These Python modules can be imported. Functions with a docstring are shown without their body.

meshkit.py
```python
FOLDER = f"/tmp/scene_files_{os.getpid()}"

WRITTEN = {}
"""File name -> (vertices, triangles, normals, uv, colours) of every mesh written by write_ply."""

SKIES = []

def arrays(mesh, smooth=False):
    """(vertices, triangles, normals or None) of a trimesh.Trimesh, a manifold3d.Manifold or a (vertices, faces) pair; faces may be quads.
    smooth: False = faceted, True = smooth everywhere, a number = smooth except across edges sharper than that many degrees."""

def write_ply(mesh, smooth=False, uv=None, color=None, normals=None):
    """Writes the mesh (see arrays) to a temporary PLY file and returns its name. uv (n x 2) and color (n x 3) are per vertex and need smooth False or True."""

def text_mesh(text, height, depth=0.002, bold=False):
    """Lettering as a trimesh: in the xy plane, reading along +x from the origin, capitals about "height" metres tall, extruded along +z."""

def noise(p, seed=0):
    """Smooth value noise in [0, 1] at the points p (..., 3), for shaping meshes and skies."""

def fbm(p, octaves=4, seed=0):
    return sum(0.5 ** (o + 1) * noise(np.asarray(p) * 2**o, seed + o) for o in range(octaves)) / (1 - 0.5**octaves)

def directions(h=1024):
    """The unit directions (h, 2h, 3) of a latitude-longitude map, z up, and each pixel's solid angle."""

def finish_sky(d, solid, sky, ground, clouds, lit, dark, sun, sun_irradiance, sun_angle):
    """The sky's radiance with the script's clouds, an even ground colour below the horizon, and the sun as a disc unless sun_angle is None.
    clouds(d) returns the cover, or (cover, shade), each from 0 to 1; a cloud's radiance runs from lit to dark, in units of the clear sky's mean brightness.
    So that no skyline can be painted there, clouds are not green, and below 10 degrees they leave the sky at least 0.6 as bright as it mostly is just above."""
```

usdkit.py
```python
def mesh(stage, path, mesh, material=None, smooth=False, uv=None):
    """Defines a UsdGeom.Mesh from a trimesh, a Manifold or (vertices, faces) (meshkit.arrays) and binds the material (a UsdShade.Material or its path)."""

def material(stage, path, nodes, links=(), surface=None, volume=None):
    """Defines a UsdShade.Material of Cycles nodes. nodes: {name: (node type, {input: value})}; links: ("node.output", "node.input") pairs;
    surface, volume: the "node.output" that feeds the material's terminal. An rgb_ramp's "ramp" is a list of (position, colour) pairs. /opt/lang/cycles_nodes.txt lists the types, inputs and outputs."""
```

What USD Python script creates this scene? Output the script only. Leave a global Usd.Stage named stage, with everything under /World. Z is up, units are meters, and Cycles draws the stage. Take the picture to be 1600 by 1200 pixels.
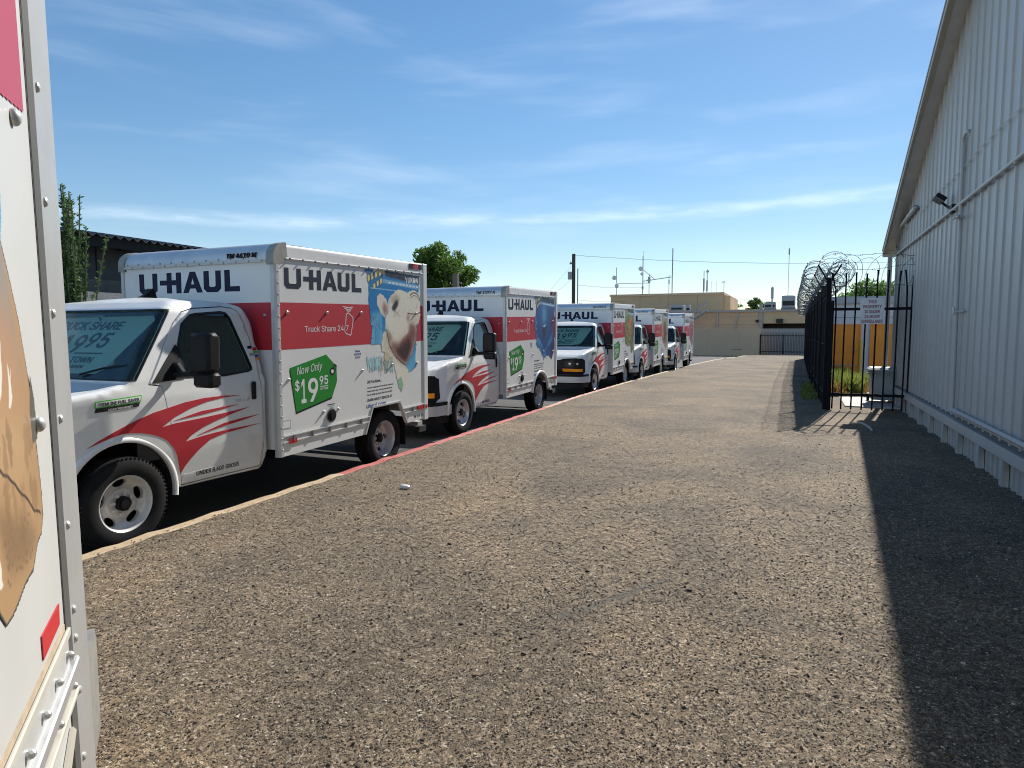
import math, random
import numpy as np, trimesh, usdkit, meshkit
import manifold3d as m3
from manifold3d import Manifold, CrossSection, FillRule
from shapely.geometry import Polygon, MultiPolygon, LineString, box as sbox
from shapely.ops import unary_union
from PIL import Image, ImageDraw, ImageFilter
from pxr import Gf, Sdf, Usd, UsdGeom, UsdLux, UsdShade, Vt

stage = Usd.Stage.CreateInMemory()
UsdGeom.SetStageUpAxis(stage, 'Z')
UsdGeom.Xform.Define(stage, '/World')
UsdGeom.Scope.Define(stage, '/World/Looks')
# ------------------------------------------------------------------ camera, sky, sun, exposure
FOC, PITCH, YAW, HC = 1020.0, .078, .412, 1.589
cF = np.array([-math.sin(YAW)*math.cos(PITCH), math.cos(YAW)*math.cos(PITCH), -math.sin(PITCH)])
cR = np.array([math.cos(YAW), math.sin(YAW), 0.])
cU = np.cross(cR, cF)
cam = UsdGeom.Camera.Define(stage, '/World/camera')
cam.CreateHorizontalApertureAttr(36.0); cam.CreateVerticalApertureAttr(27.0)
cam.CreateFocalLengthAttr(36.0*FOC/1600)
cam.CreateClippingRangeAttr(Gf.Vec2f(.02, 5000))
cam.AddTransformOp().Set(Gf.Matrix4d(*cR, 0, *cU, 0, *(-cF), 0, 0, 0, HC, 1))
cam.CreateExposureAttr(0.66)
SUN = np.array([.205, 1.262, 1.0]); SUN /= np.linalg.norm(SUN)
SUN_EL, SUN_ROT = math.asin(SUN[2]), math.atan2(SUN[0], SUN[1])
sun = UsdLux.DistantLight.Define(stage, '/World/sun')
sun.CreateIntensityAttr(1.2); sun.CreateAngleAttr(.53); sun.CreateNormalizeAttr(True)
sun.CreateColorAttr(Gf.Vec3f(1, .955, .885))
sx_ = np.cross([0, 0, 1], SUN); sx_ /= np.linalg.norm(sx_); sy_ = np.cross(SUN, sx_)
sun.AddTransformOp().Set(Gf.Matrix4d(*sx_, 0, *sy_, 0, *SUN, 0, 0, 0, 50, 1))
dome = UsdLux.DomeLight.Define(stage, '/World/sky')

def sky_material():
    N, L = {}, []
    N['sky'] = ('sky_texture', dict(sky_type='single_scattering', sun_disc=False, sun_elevation=SUN_EL, sun_rotation=SUN_ROT, altitude=350., air_density=1.0, aerosol_density=.08, ozone_density=1.5))
    N['tc'] = ('texture_coordinate', {}); N['sep'] = ('separate_xyz', {})
    L += [('tc.generated', 'sep.vector')]
    def mth(n, op, a=None, b=None, c=None):
        d = {'math_type': op}
        for k, v in zip(('value1', 'value2', 'value3'), (a, b, c)):
            if isinstance(v, str): L.append((v, f'{n}.{k}'))
            elif v is not None: d[k] = float(v)
        N[n] = ('math', d)
        return n+'.value'
    az = mth('az', 'arctan2', 'sep.x', 'sep.y'); el = mth('el', 'arcsine', 'sep.z')
    cx = mth('cx', 'multiply', az, 2.2); cy = mth('cy', 'multiply', el, 13.0)
    N['cv'] = ('combine_xyz', {}); L.extend([(cx, 'cv.x'), (cy, 'cv.y')])
    N['n1'] = ('noise_texture', dict(scale=1.2, detail=4., roughness=.52, distortion=.25)); L.append(('cv.vector', 'n1.vector'))
    N['n2'] = ('noise_texture', dict(scale=4.0, detail=5., roughness=.6)); L.append(('cv.vector', 'n2.vector'))
    # long thin band of cirrus low across the sky
    b0 = mth('b0', 'multiply_add', az, .026, .178)
    wob = mth('wob', 'multiply_add', 'n1.fac', .034, -.017)
    d0 = mth('d0', 'subtract', el, b0); d1 = mth('d1', 'subtract', d0, wob)
    d2 = mth('d2', 'absolute', d1)
    N['mr'] = ('map_range', dict(range_type='smoothstep', from_min=0., from_max=.016, to_min=1., to_max=0., clamp=True)); L.append((d2, 'mr.value'))
    N['mn'] = ('map_range', dict(range_type='smoothstep', from_min=.30, from_max=.75, to_min=.15, to_max=1., clamp=True)); L.append(('n2.fac', 'mn.value'))
    band = mth('band', 'multiply', 'mr.result', 'mn.result'); band2 = mth('band2', 'multiply', band, .26)
    # faint veil of high cloud
    N['mv'] = ('map_range', dict(range_type='smoothstep', from_min=.46, from_max=.78, to_min=0., to_max=.13, clamp=True)); L.append(('n1.fac', 'mv.value'))
    N['me'] = ('map_range', dict(range_type='smoothstep', from_min=.05, from_max=.2, to_min=0., to_max=1., clamp=True)); L.append((el, 'me.value'))
    veil = mth('veil', 'multiply', 'mv.result', 'me.result')
    cov = mth('cov', 'maximum', band2, veil)
    N['gm'] = ('gamma', dict(gamma=.78)); L.append(('sky.color', 'gm.color'))
    N['hs'] = ('hsv', dict(saturation=1.38, value=1., fac=1.)); L.append(('gm.color', 'hs.color'))
    N['mix'] = ('mix_color', dict(blend_type='mix', b=(8.6, 8.9, 9.2))); L.extend([(cov, 'mix.fac'), ('hs.color', 'mix.a')])
    N['bg'] = ('background_shader', dict(strength=.118)); L.append(('mix.result', 'bg.color'))
    return usdkit.material(stage, '/World/Looks/sky_look', N, L, surface='bg.background')
UsdShade.MaterialBindingAPI.Apply(dome.GetPrim()).Bind(sky_material())
dome.GetPrim().SetCustomDataByKey('kind', 'structure')

rng = np.random.default_rng(7)
random.seed(7)
# ------------------------------------------------------------------ helpers
_count = {}
def path_for(parent, name):
    base = (parent.GetPath().pathString if parent is not None else '/World')+'/'+name
    n = _count.get(base, 0); _count[base] = n+1
    return base if n == 0 else f'{base}_{n:03d}'
def tag(p, label=None, cat=None, group=None, kind=None):
    for k, v in (('label', label), ('category', cat), ('group', group), ('kind', kind)):
        if v: p.SetCustomDataByKey(k, v)
    return p
def thing(name, label=None, cat=None, loc=(0, 0, 0), rz=0., group=None, kind=None):
    x = UsdGeom.Xform.Define(stage, path_for(None, name))
    x.AddTranslateOp().Set(Gf.Vec3d(*map(float, loc)))
    if rz: x.AddRotateZOp().Set(math.degrees(rz))
    return tag(x.GetPrim(), label, cat, group, kind)
def part(parent, name, mesh, mat, smooth=False, label=None):
    if isinstance(mesh, Manifold) and mesh.is_empty(): return None
    m = usdkit.mesh(stage, path_for(parent, name), mesh, mat, smooth=smooth)
    p = m.GetPrim()
    if label: p.SetCustomDataByKey('label', label)
    return p
def solo(name, mesh, mat, label, cat, group=None, kind=None, smooth=False):
    return tag(part(None, name, mesh, mat, smooth), label, cat, group, kind)
def cat_(ms): return trimesh.util.concatenate([m for m in ms])
def bx(x0, x1, y0, y1, z0, z1):
    b = trimesh.creation.box([x1-x0, y1-y0, z1-z0]); b.apply_translation([(x0+x1)/2, (y0+y1)/2, (z0+z1)/2]); return b
def rbx(x0, x1, y0, y1, z0, z1, r=.01):
    """box with chamfered edges"""
    pts = []
    for sx in (0, 1):
        for sy in (0, 1):
            for sz in (0, 1):
                c = np.array([(x0, x1)[sx], (y0, y1)[sy], (z0, z1)[sz]]); s = np.array([1-2*sx, 1-2*sy, 1-2*sz])*r
                for k in range(3):
                    q = c+s; q[k] = c[k]; pts.append(q)
    return Manifold.hull_points(np.array(pts))
def tube(pts, r, n=8, closed=False):
    """tube along a polyline"""
    P = np.asarray(pts, float); k = len(P)
    rr = np.full(k, r) if np.ndim(r) == 0 else np.asarray(r)
    T = np.gradient(P, axis=0); T /= np.maximum(np.linalg.norm(T, axis=1, keepdims=True), 1e-9)
    up = np.array([0, 0, 1.]) if abs(T[0, 2]) < .9 else np.array([1., 0, 0])
    V = []
    u = np.cross(T[0], up); u /= np.linalg.norm(u)
    for i in range(k):
        u = u-T[i]*(u@T[i]); u /= np.linalg.norm(u); w = np.cross(T[i], u)
        a = np.arange(n)*2*np.pi/n
        V.append(P[i]+rr[i]*(np.cos(a)[:, None]*u+np.sin(a)[:, None]*w))
    V = np.vstack(V); F = []
    for i in range(k-1):
        for j in range(n):
            a, b, c, d = i*n+j, i*n+(j+1) % n, (i+1)*n+(j+1) % n, (i+1)*n+j
            F += [[a, b, c], [a, c, d]]
    V = np.vstack([V, P[0], P[-1]]); c0, c1 = len(V)-2, len(V)-1
    for j in range(n):
        F += [[c0, (j+1) % n, j], [c1, (k-1)*n+j, (k-1)*n+(j+1) % n]]
    return trimesh.Trimesh(V, F, process=False)
def cyl(p0, p1, r, n=16): return tube([p0, p1], r, n)
def contours(poly):
    out = []
    for g in getattr(poly, 'geoms', [poly]):
        if g.is_empty or g.geom_type != 'Polygon': continue
        out.append(np.array(g.exterior.coords)[:-1]); out += [np.array(i.coords)[:-1] for i in g.interiors]
    return out
AX = {'x': np.array([[0, 0, 1, 0], [1, 0, 0, 0], [0, 1, 0, 0]], float), 'y': np.array([[1, 0, 0, 0], [0, 0, 1, 0], [0, 1, 0, 0]], float), 'z': np.eye(4)[:3]}
def ext(poly, axis, lo, hi):
    """poly in (y,z) for axis x, (x,z) for axis y, (x,y) for axis z -> solid between lo and hi"""
    c = contours(poly) if hasattr(poly, 'geom_type') else [np.asarray(poly, float)]
    if not c: return Manifold()
    return CrossSection(c, FillRule.EvenOdd).extrude(hi-lo).translate([0, 0, lo]).transform(AX[axis])
def to_man(t): return Manifold(m3.Mesh(np.asarray(t.vertices, np.float32), np.asarray(t.faces, np.uint32)))
def to_tri(m):
    q = m.to_mesh(); return trimesh.Trimesh(np.array(q.vert_properties[:, :3]), np.array(q.tri_verts), process=True)
def lathe_x(profile, n=48):
    """profile: (r, x) pairs, revolved about the x axis"""
    r = trimesh.creation.revolve(np.array(profile, float), sections=n)      # about z: (r, z)
    v = r.vertices; return trimesh.Trimesh(np.stack([v[:, 2], v[:, 0], v[:, 1]], 1), r.faces, process=True)
_tp = {}
def text_poly(s, h, bold=False):
    k = (s, bold)
    if k not in _tp:
        m = meshkit.text_mesh(s, 1.0, .01, bold)
        t = m.triangles[m.face_normals[:, 2] < -.5][:, :, :2]
        _tp[k] = unary_union([Polygon(q).buffer(1e-4) for q in t]).simplify(.006)
    from shapely import affinity
    return affinity.scale(_tp[k], h, h, origin=(0, 0))
def fit(poly, x0, x1, y0, y1, shear=0.):
    """squeezes a polygon into a bounding box"""
    from shapely import affinity
    if shear: poly = affinity.affine_transform(poly, [1, shear, 0, 1, 0, 0])
    a, b, c, d = poly.bounds
    return affinity.affine_transform(poly, [(x1-x0)/(c-a), 0, 0, (y1-y0)/(d-b), x0-a*(x1-x0)/(c-a), y0-b*(y1-y0)/(d-b)])
def uhaul_poly():
    s = .27
    def U(x0, x1):
        o = Polygon([(x0, 1), (x0, .16), (x0+.16, 0), (x1-.16, 0), (x1, .16), (x1, 1)])
        return o.difference(Polygon([(x0+s, 1.1), (x0+s, .30), (x0+s+.06, .24), (x1-s-.06, .24), (x1-s, .30), (x1-s, 1.1)]))
    H = unary_union([sbox(1.50, 0, 1.77, 1), sbox(2.0, 0, 2.27, 1), sbox(1.14, .40, 2.1, .64)])
    A = Polygon([(2.36, 0), (2.72, 1), (3.0, 1), (3.36, 0), (3.08, 0), (3.0, .2), (2.72, .2), (2.64, 0)]).difference(Polygon([(2.78, .40), (2.86, .70), (2.94, .40)]))
    Lp = unary_union([sbox(4.45, 0, 4.72, 1), sbox(4.45, 0, 5.18, .24)])
    return unary_union([U(0, 1.0), H, A, U(3.42, 4.28), Lp])
UH = uhaul_poly()
# ------------------------------------------------------------------ materials
def lin(r, g, b): return tuple(((c/255+.055)/1.055)**2.4 if c > 10 else c/255/12.92 for c in (r, g, b))
def mat(name, col, rough=.5, metal=0., var=0., vscale=6., bump=0., bscale=60., dirt=None, dscale=2.2, damount=.5, coat=0., spec=None):
    """painted or plain surface with slight tonal variation, optional blotchy dirt and fine relief"""
    N = {'p': ('principled_bsdf', dict(base_color=tuple(col), roughness=rough, metallic=metal, coat_weight=coat, coat_roughness=.06)), 'tc': ('geometry', {})}
    L = []; src = None
    if spec is not None: N['p'][1]['specular_ior_level'] = spec
    if var:
        N['n'] = ('noise_texture', dict(scale=vscale, detail=6., roughness=.62))
        N['r'] = ('rgb_ramp', dict(ramp=[(.3, tuple(c*(1-var) for c in col)), (.7, tuple(min(c*(1+var), .95) for c in col))]))
        L += [('tc.position', 'n.vector'), ('n.fac', 'r.fac')]; src = 'r.color'
    if dirt is not None:
        N['n2'] = ('noise_texture', dict(scale=dscale, detail=8., roughness=.68, distortion=.4))
        N['r2'] = ('map_range', dict(range_type='smoothstep', from_min=.52, from_max=.78, to_min=0., to_max=damount, clamp=True))
        N['m2'] = ('mix_color', dict(b=tuple(dirt), a=tuple(col)))
        L += [('tc.position', 'n2.vector'), ('n2.fac', 'r2.value'), ('r2.result', 'm2.fac')]
        if src: L.append((src, 'm2.a'))
        src = 'm2.result'
    if src: L.append((src, 'p.base_color'))
    if bump:
        N['nb'] = ('noise_texture', dict(scale=bscale, detail=5., roughness=.6)); N['b'] = ('bump', dict(strength=bump, distance=.01))
        L += [('tc.position', 'nb.vector'), ('nb.fac', 'b.height'), ('b.normal', 'p.normal')]
    return usdkit.material(stage, '/World/Looks/'+name, N, L, surface='p.BSDF')
M = {}
M['white'] = mat('truck_white', (.74, .74, .715), .30, var=.05, vscale=2.5, dirt=(.50, .45, .38), damount=.4, coat=.2)
M['panel'] = mat('panel_white', (.74, .74, .715), .38, var=.03, vscale=1.5, dirt=(.5, .46, .4), dscale=1.7, damount=.3)
M['red'] = mat('decal_red', (.47, .020, .032), .5, var=.06, vscale=3)
M['reddark'] = mat('reflector_red', (.5, .012, .02), .3)
M['navy'] = mat('decal_navy', (.014, .018, .040), .6, spec=.25)
M['blue'] = mat('decal_blue', (.05, .08, .33), .6, spec=.25)
M['ink'] = mat('decal_ink', (.016, .016, .016), .6, spec=.25)
M['grey'] = mat('decal_grey', (.33, .33, .33), .45)
M['green'] = mat('decal_green', (.012, .23, .022), .4, var=.05)
M['greenlite'] = mat('decal_lime', (.1, .45, .06), .4)
M['decwhite'] = mat('decal_white', (.76, .76, .74), .4)
M['alu'] = mat('aluminium', (.60, .60, .60), .42, metal=.75, var=.08, vscale=4, dirt=(.4, .36, .3), damount=.3)
M['aludull'] = mat('aluminium_dull', (.55, .55, .53), .45, metal=.35, var=.1, vscale=5, dirt=(.33, .27, .2), damount=.5)
M['cast'] = mat('corner_casting', (.30, .29, .26), .55, metal=.4, var=.15, vscale=12)
M['rubber'] = mat('tyre_rubber', (.013, .013, .0135), .9, var=.2, vscale=14, bump=.2, bscale=90, dirt=(.04, .035, .028), damount=.5, spec=.2)
M['steel'] = mat('wheel_steel', (.62, .61, .585), .42, metal=.25, var=.1, vscale=9, dirt=(.3, .26, .2), damount=.5)
M['chrome'] = mat('wheel_silver', (.60, .60, .60), .3, metal=.35, var=.08, vscale=9, dirt=(.3, .27, .22), damount=.4)
M['black'] = mat('black_plastic', (.008, .008, .009), .55, var=.15, bump=.05, bscale=200, spec=.22)
M['trim'] = mat('black_trim', (.008, .008, .009), .4, spec=.3)
M['under'] = mat('chassis_dark', (.022, .021, .02), .8, var=.3, vscale=9)
M['interior'] = mat('cab_interior', (.05, .05, .052), .8, var=.1)
M['seat'] = mat('seat_vinyl', (.07, .07, .075), .7)
M['amber'] = mat('amber_lens', (.88, .30, .01), .2, coat=.6)
M['lens'] = mat('lamp_lens', (.42, .43, .44), .12, metal=.55, coat=1.)
M['bumper'] = mat('bumper_silver', (.55, .56, .57), .3, metal=.35, var=.05)
M['shade'] = mat('sunshade_card', (.76, .82, .83), .6)
M['shadeink'] = mat('sunshade_ink', (.03, .05, .06), .6)
M['bolt'] = mat('bolt_head', (.55, .55, .53), .35, metal=.5)
M['boltdark'] = mat('bolt_head_dark', (.25, .25, .25), .4, metal=.6)
def glass(name, tint, refl):
    N = {'t': ('transparent_bsdf', dict(color=tint)), 'g': ('glossy_bsdf', dict(color=(.9, .9, .9), roughness=.015)), 'w': ('layer_weight', dict(blend=.5)), 'q': ('math', dict(math_type='power', value2=4.)), 'f': ('math', dict(math_type='multiply_add', value2=.85, value3=.045)), 'm': ('mix_closure', {})}
    return usdkit.material(stage, '/World/Looks/'+name, N, [('w.facing', 'q.value1'), ('q.value', 'f.value1'), ('f.value', 'm.fac'), ('t.BSDF', 'm.closure1'), ('g.BSDF', 'm.closure2')], surface='m.closure')
M['glass'] = glass('window_glass', (.66, .78, .74), .5)
def print_mat(name, rough=.4):
    return usdkit.material(stage, '/World/Looks/'+name, {'a': ('attribute', dict(attribute='print')), 'p': ('principled_bsdf', dict(roughness=rough))}, [('a.color', 'p.base_color')], surface='p.BSDF')
M['print'] = print_mat('printed_graphic')
M['asphalt'] = mat('asphalt', (.045, .042, .039), .9, var=.3, vscale=35, bump=.35, bscale=220, dirt=(.075, .068, .058), dscale=.8, damount=.5)
M['dirt'] = mat('dirt_ground', (.21, .17, .125), .95, var=.2, vscale=3, bump=.4, bscale=40)

def gravel_material():
    N = {'g': ('geometry', {}),
         'v1': ('voronoi_texture', dict(scale=78., feature='f1', randomness=1.)), 'v2': ('voronoi_texture', dict(scale=170., feature='f1')),
         'big': ('noise_texture', dict(scale=.62, detail=7., roughness=.62, distortion=.6)), 'mid': ('noise_texture', dict(scale=13., detail=9., roughness=.86, lacunarity=2.1)),
         's1': ('separate_color', {}), 's2': ('separate_color', {}),
         'r1': ('rgb_ramp', dict(ramp=[(0., (.036, .029, .022)), (.2, (.085, .065, .044)), (.5, (.138, .104, .069)), (.75, (.21, .160, .108)), (.92, (.31, .25, .182)), (1., (.46, .41, .34))])),
         'r2': ('rgb_ramp', dict(ramp=[(0., (.034, .027, .020)), (.5, (.132, .099, .066)), (1., (.31, .25, .176))])),
         'mx': ('mix_color', dict(fac=.4)), 'rb': ('rgb_ramp', dict(ramp=[(.30, (.52, .54, .57)), (.42, (.76, .77, .78)), (.54, (.98, .97, .94)), (.68, (1.26, 1.18, 1.08))])),
         'rm': ('rgb_ramp', dict(ramp=[(.34, (.52, .52, .53)), (.5, (.98, .97, .96)), (.66, (1.65, 1.6, 1.5))])), 'm1': ('mix_color', dict(blend_type='multiply', fac=1., use_clamp_result=False)), 'm2': ('mix_color', dict(blend_type='multiply', fac=1., use_clamp_result=False)),
         'h1': ('math', dict(math_type='multiply', value2=-1.)), 'h2': ('math', dict(math_type='multiply_add', value2=-.5)),
         'b': ('bump', dict(strength=.22, distance=.003)), 'p': ('principled_bsdf', dict(roughness=.92, specular_ior_level=.25))}
    # an old grey-green streak of spilt tar with its own ragged outline
    N.update({'sp': ('separate_xyz', {}), 'tu0': ('math', dict(math_type='multiply_add', value2=.505, value3=.611-2.857)), 'tu': ('math', dict(math_type='multiply_add', value2=.863)),
              'tv0': ('math', dict(math_type='multiply_add', value2=.863, value3=1.044+1.672)), 'tv': ('math', dict(math_type='multiply_add', value2=-.505)), 'tn': ('noise_texture', dict(scale=5., detail=7., roughness=.7)),
              'tw': ('math', dict(math_type='multiply_add', value2=.16, value3=-.08)), 'tv2': ('math', dict(math_type='add')), 'ta': ('math', dict(math_type='absolute')), 'tm': ('map_range', dict(range_type='smoothstep', from_min=.016, from_max=.040, to_min=1., to_max=0., clamp=True)),
              'te': ('math', dict(math_type='subtract', value2=.5)), 'tea': ('math', dict(math_type='absolute')), 'tem': ('map_range', dict(range_type='smoothstep', from_min=.42, from_max=.54, to_min=1., to_max=0., clamp=True)), 'tmm': ('math', dict(math_type='multiply')), 'tmf': ('math', dict(math_type='multiply', value2=.85)), 'm3': ('mix_color', dict(b=(.085, .080, .066)))})
    L = [('g.position', 'sp.vector'), ('sp.x', 'tu0.value1'), ('sp.y', 'tu.value1'), ('tu0.value', 'tu.value3'), ('sp.x', 'tv0.value1'), ('sp.y', 'tv.value1'), ('tv0.value', 'tv.value3'), ('g.position', 'tn.vector'), ('tn.fac', 'tw.value1'), ('tv.value', 'tv2.value1'), ('tw.value', 'tv2.value2'), ('tv2.value', 'ta.value1'), ('ta.value', 'tm.value'),
         ('tu.value', 'te.value1'), ('te.value', 'tea.value1'), ('tea.value', 'tem.value'), ('tm.result', 'tmm.value1'), ('tem.result', 'tmm.value2'), ('tmm.value', 'tmf.value1'), ('tmf.value', 'm3.fac'), ('m2.result', 'm3.a')]
    L += [('g.position', x+'.vector') for x in ('v1', 'v2', 'big', 'mid')]
    L += [('v1.color', 's1.color'), ('v2.color', 's2.color'), ('s1.r', 'r1.fac'), ('s2.g', 'r2.fac'), ('r1.color', 'mx.a'), ('r2.color', 'mx.b'), ('big.fac', 'rb.fac'), ('mid.fac', 'rm.fac'),
          ('mx.result', 'm1.a'), ('rb.color', 'm1.b'), ('m1.result', 'm2.a'), ('rm.color', 'm2.b'), ('m3.result', 'p.base_color'),
          ('v1.distance', 'h1.value1'), ('v2.distance', 'h2.value1'), ('h1.value', 'h2.value3'), ('h2.value', 'b.height'), ('b.normal', 'p.normal')]
    return usdkit.material(stage, '/World/Looks/gravel', N, L, surface='p.BSDF')
M['gravel'] = gravel_material()
def stone_material():
    N = {'o': ('object_info', {}), 'r': ('rgb_ramp', dict(ramp=[(0., (.026, .022, .018)), (.18, (.072, .055, .040)), (.5, (.137, .103, .070)), (.78, (.225, .173, .118)), (.92, (.35, .29, .215)), (1., (.55, .50, .42))])), 'p': ('principled_bsdf', dict(roughness=.85))}
    return usdkit.material(stage, '/World/Looks/stone', N, [('o.random', 'r.fac'), ('r.color', 'p.base_color')], surface='p.BSDF')
M['stone'] = stone_material()
M['kerbtan'] = mat('kerb_tan', (.40, .30, .185), .8, var=.12, vscale=9, dirt=(.2, .15, .1), dscale=7, damount=.6, bump=.3, bscale=60)
M['kerbred'] = mat('kerb_red', (.38, .085, .075), .8, var=.15, vscale=8, dirt=(.42, .30, .22), dscale=6, damount=.55, bump=.3, bscale=60)
M['kerbpink'] = mat('kerb_faded', (.46, .24, .18), .8, var=.12, vscale=8, dirt=(.35, .27, .2), dscale=6, damount=.7, bump=.3, bscale=60)

# ------------------------------------------------------------------ ground
ZA = -.13
solo('ground', bx(-400, 400, -300, 900, -.6, ZA-.004), M['dirt'], 'bare pale dirt ground stretching beyond the yard to the horizon', 'ground', kind='structure')
solo('asphalt_lot', bx(-13.0, -4.3, -8, 50.5, ZA-.1, ZA), M['asphalt'], 'dark asphalt parking strip under the row of white trucks', 'parking lot', kind='structure')
KY = [(-6, -4.42), (0, -4.47), (3.0, -4.53), (5.8, -4.61), (9.1, -4.69), (12.5, -4.80), (15.5, -4.93), (20, -4.95), (26, -4.88), (33, -4.78), (40, -4.4), (47, -3.5), (50.5, -2.9)]
def kx(y): return float(np.interp(y, [a for a, _ in KY], [b for _, b in KY]))
def gz(x, y):
    p = np.stack([np.asarray(x, float)*.9, np.asarray(y, float)*.9, np.zeros_like(np.asarray(x, float))], -1)
    return (meshkit.fbm(p, 4, 3)-.5)*.035-.004
def gravel_lot():
    ys = np.concatenate([np.arange(-3, 15, .1), np.arange(15, 51.01, .3)]); nx = 72
    V = []
    for y in ys:
        a = kx(y); xs = np.linspace(a, 6.0, nx)
        z = gz(xs, np.full(nx, y)); t = np.clip((xs-a)/.35, 0, 1); z = z*t+(1-t)*.006
        V.append(np.stack([xs, np.full(nx, y), z], 1))
    n = len(ys); V = np.vstack(V); F = []
    for i in range(n-1):
        a = np.arange(nx-1)+i*nx
        F.append(np.stack([a, a+1, a+nx+1], 1)); F.append(np.stack([a, a+nx+1, a+nx], 1))
    return V, np.vstack(F)
solo('gravel_lot', gravel_lot(), M['gravel'], 'wide tan gravel lane between the kerb and the metal building', 'gravel', kind='structure', smooth=True)
kerb = thing('kerb', 'low concrete kerb painted tan then red then tan along the gravel edge', 'kerb', kind='structure')
def kerb_seg(y0, y1, m):
    n = max(2, int((y1-y0)/.12)); ys = np.linspace(y0, y1, n)
    W = .11; V = []; F = []
    for i, y in enumerate(ys):
        x = kx(y)+.005*math.sin(y*7.1)+.006*math.sin(y*17.3+1); j = .004*math.sin(y*11.3)+.004*math.sin(y*31)
        V += [(x, y, -.2), (x, y, .008+j), (x-.012, y, .018+j), (x-W+.02, y, .018+j), (x-W, y, 0+j), (x-W-.01, y, -.2)]
    for i in range(n-1):
        for k in range(5):
            a = i*6+k; F.append((a, a+6, a+7, a+1))
    q = trimesh.Trimesh(V, np.vstack([np.array(F)[:, [0, 1, 2]], np.array(F)[:, [0, 2, 3]]]), process=False)
    caps = [[0, 1, 2], [0, 2, 3], [0, 3, 4], [0, 4, 5]]; e = (n-1)*6
    q = trimesh.Trimesh(q.vertices, np.vstack([q.faces, caps, [[e+c[0], e+c[2], e+c[1]] for c in caps]]), process=False)
    part(kerb, 'kerb_segment', q, m, smooth=40)
for y0, y1, m in ((-4, -.4, 'kerbtan'), (-.395, 2.7, 'kerbtan'), (2.706, 5.85, 'kerbtan'), (5.853, 6.9, 'kerbred'), (6.908, 9.9, 'kerbred'), (9.906, 12.9, 'kerbred'), (12.906, 16, 'kerbpink'), (16.006, 19, 'kerbpink'), (19.01, 22, 'kerbtan'), (22.01, 25, 'kerbtan'), (25.01, 28, 'kerbtan'), (28.01, 31, 'kerbtan'), (31.01, 34, 'kerbtan'), (34.02, 38, 'kerbtan'), (38.02, 42, 'kerbtan'), (42.8, 45.2, 'kerbtan'), (46.2, 48.5, 'kerbtan')):
    kerb_seg(y0, y1, M[m])

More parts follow.
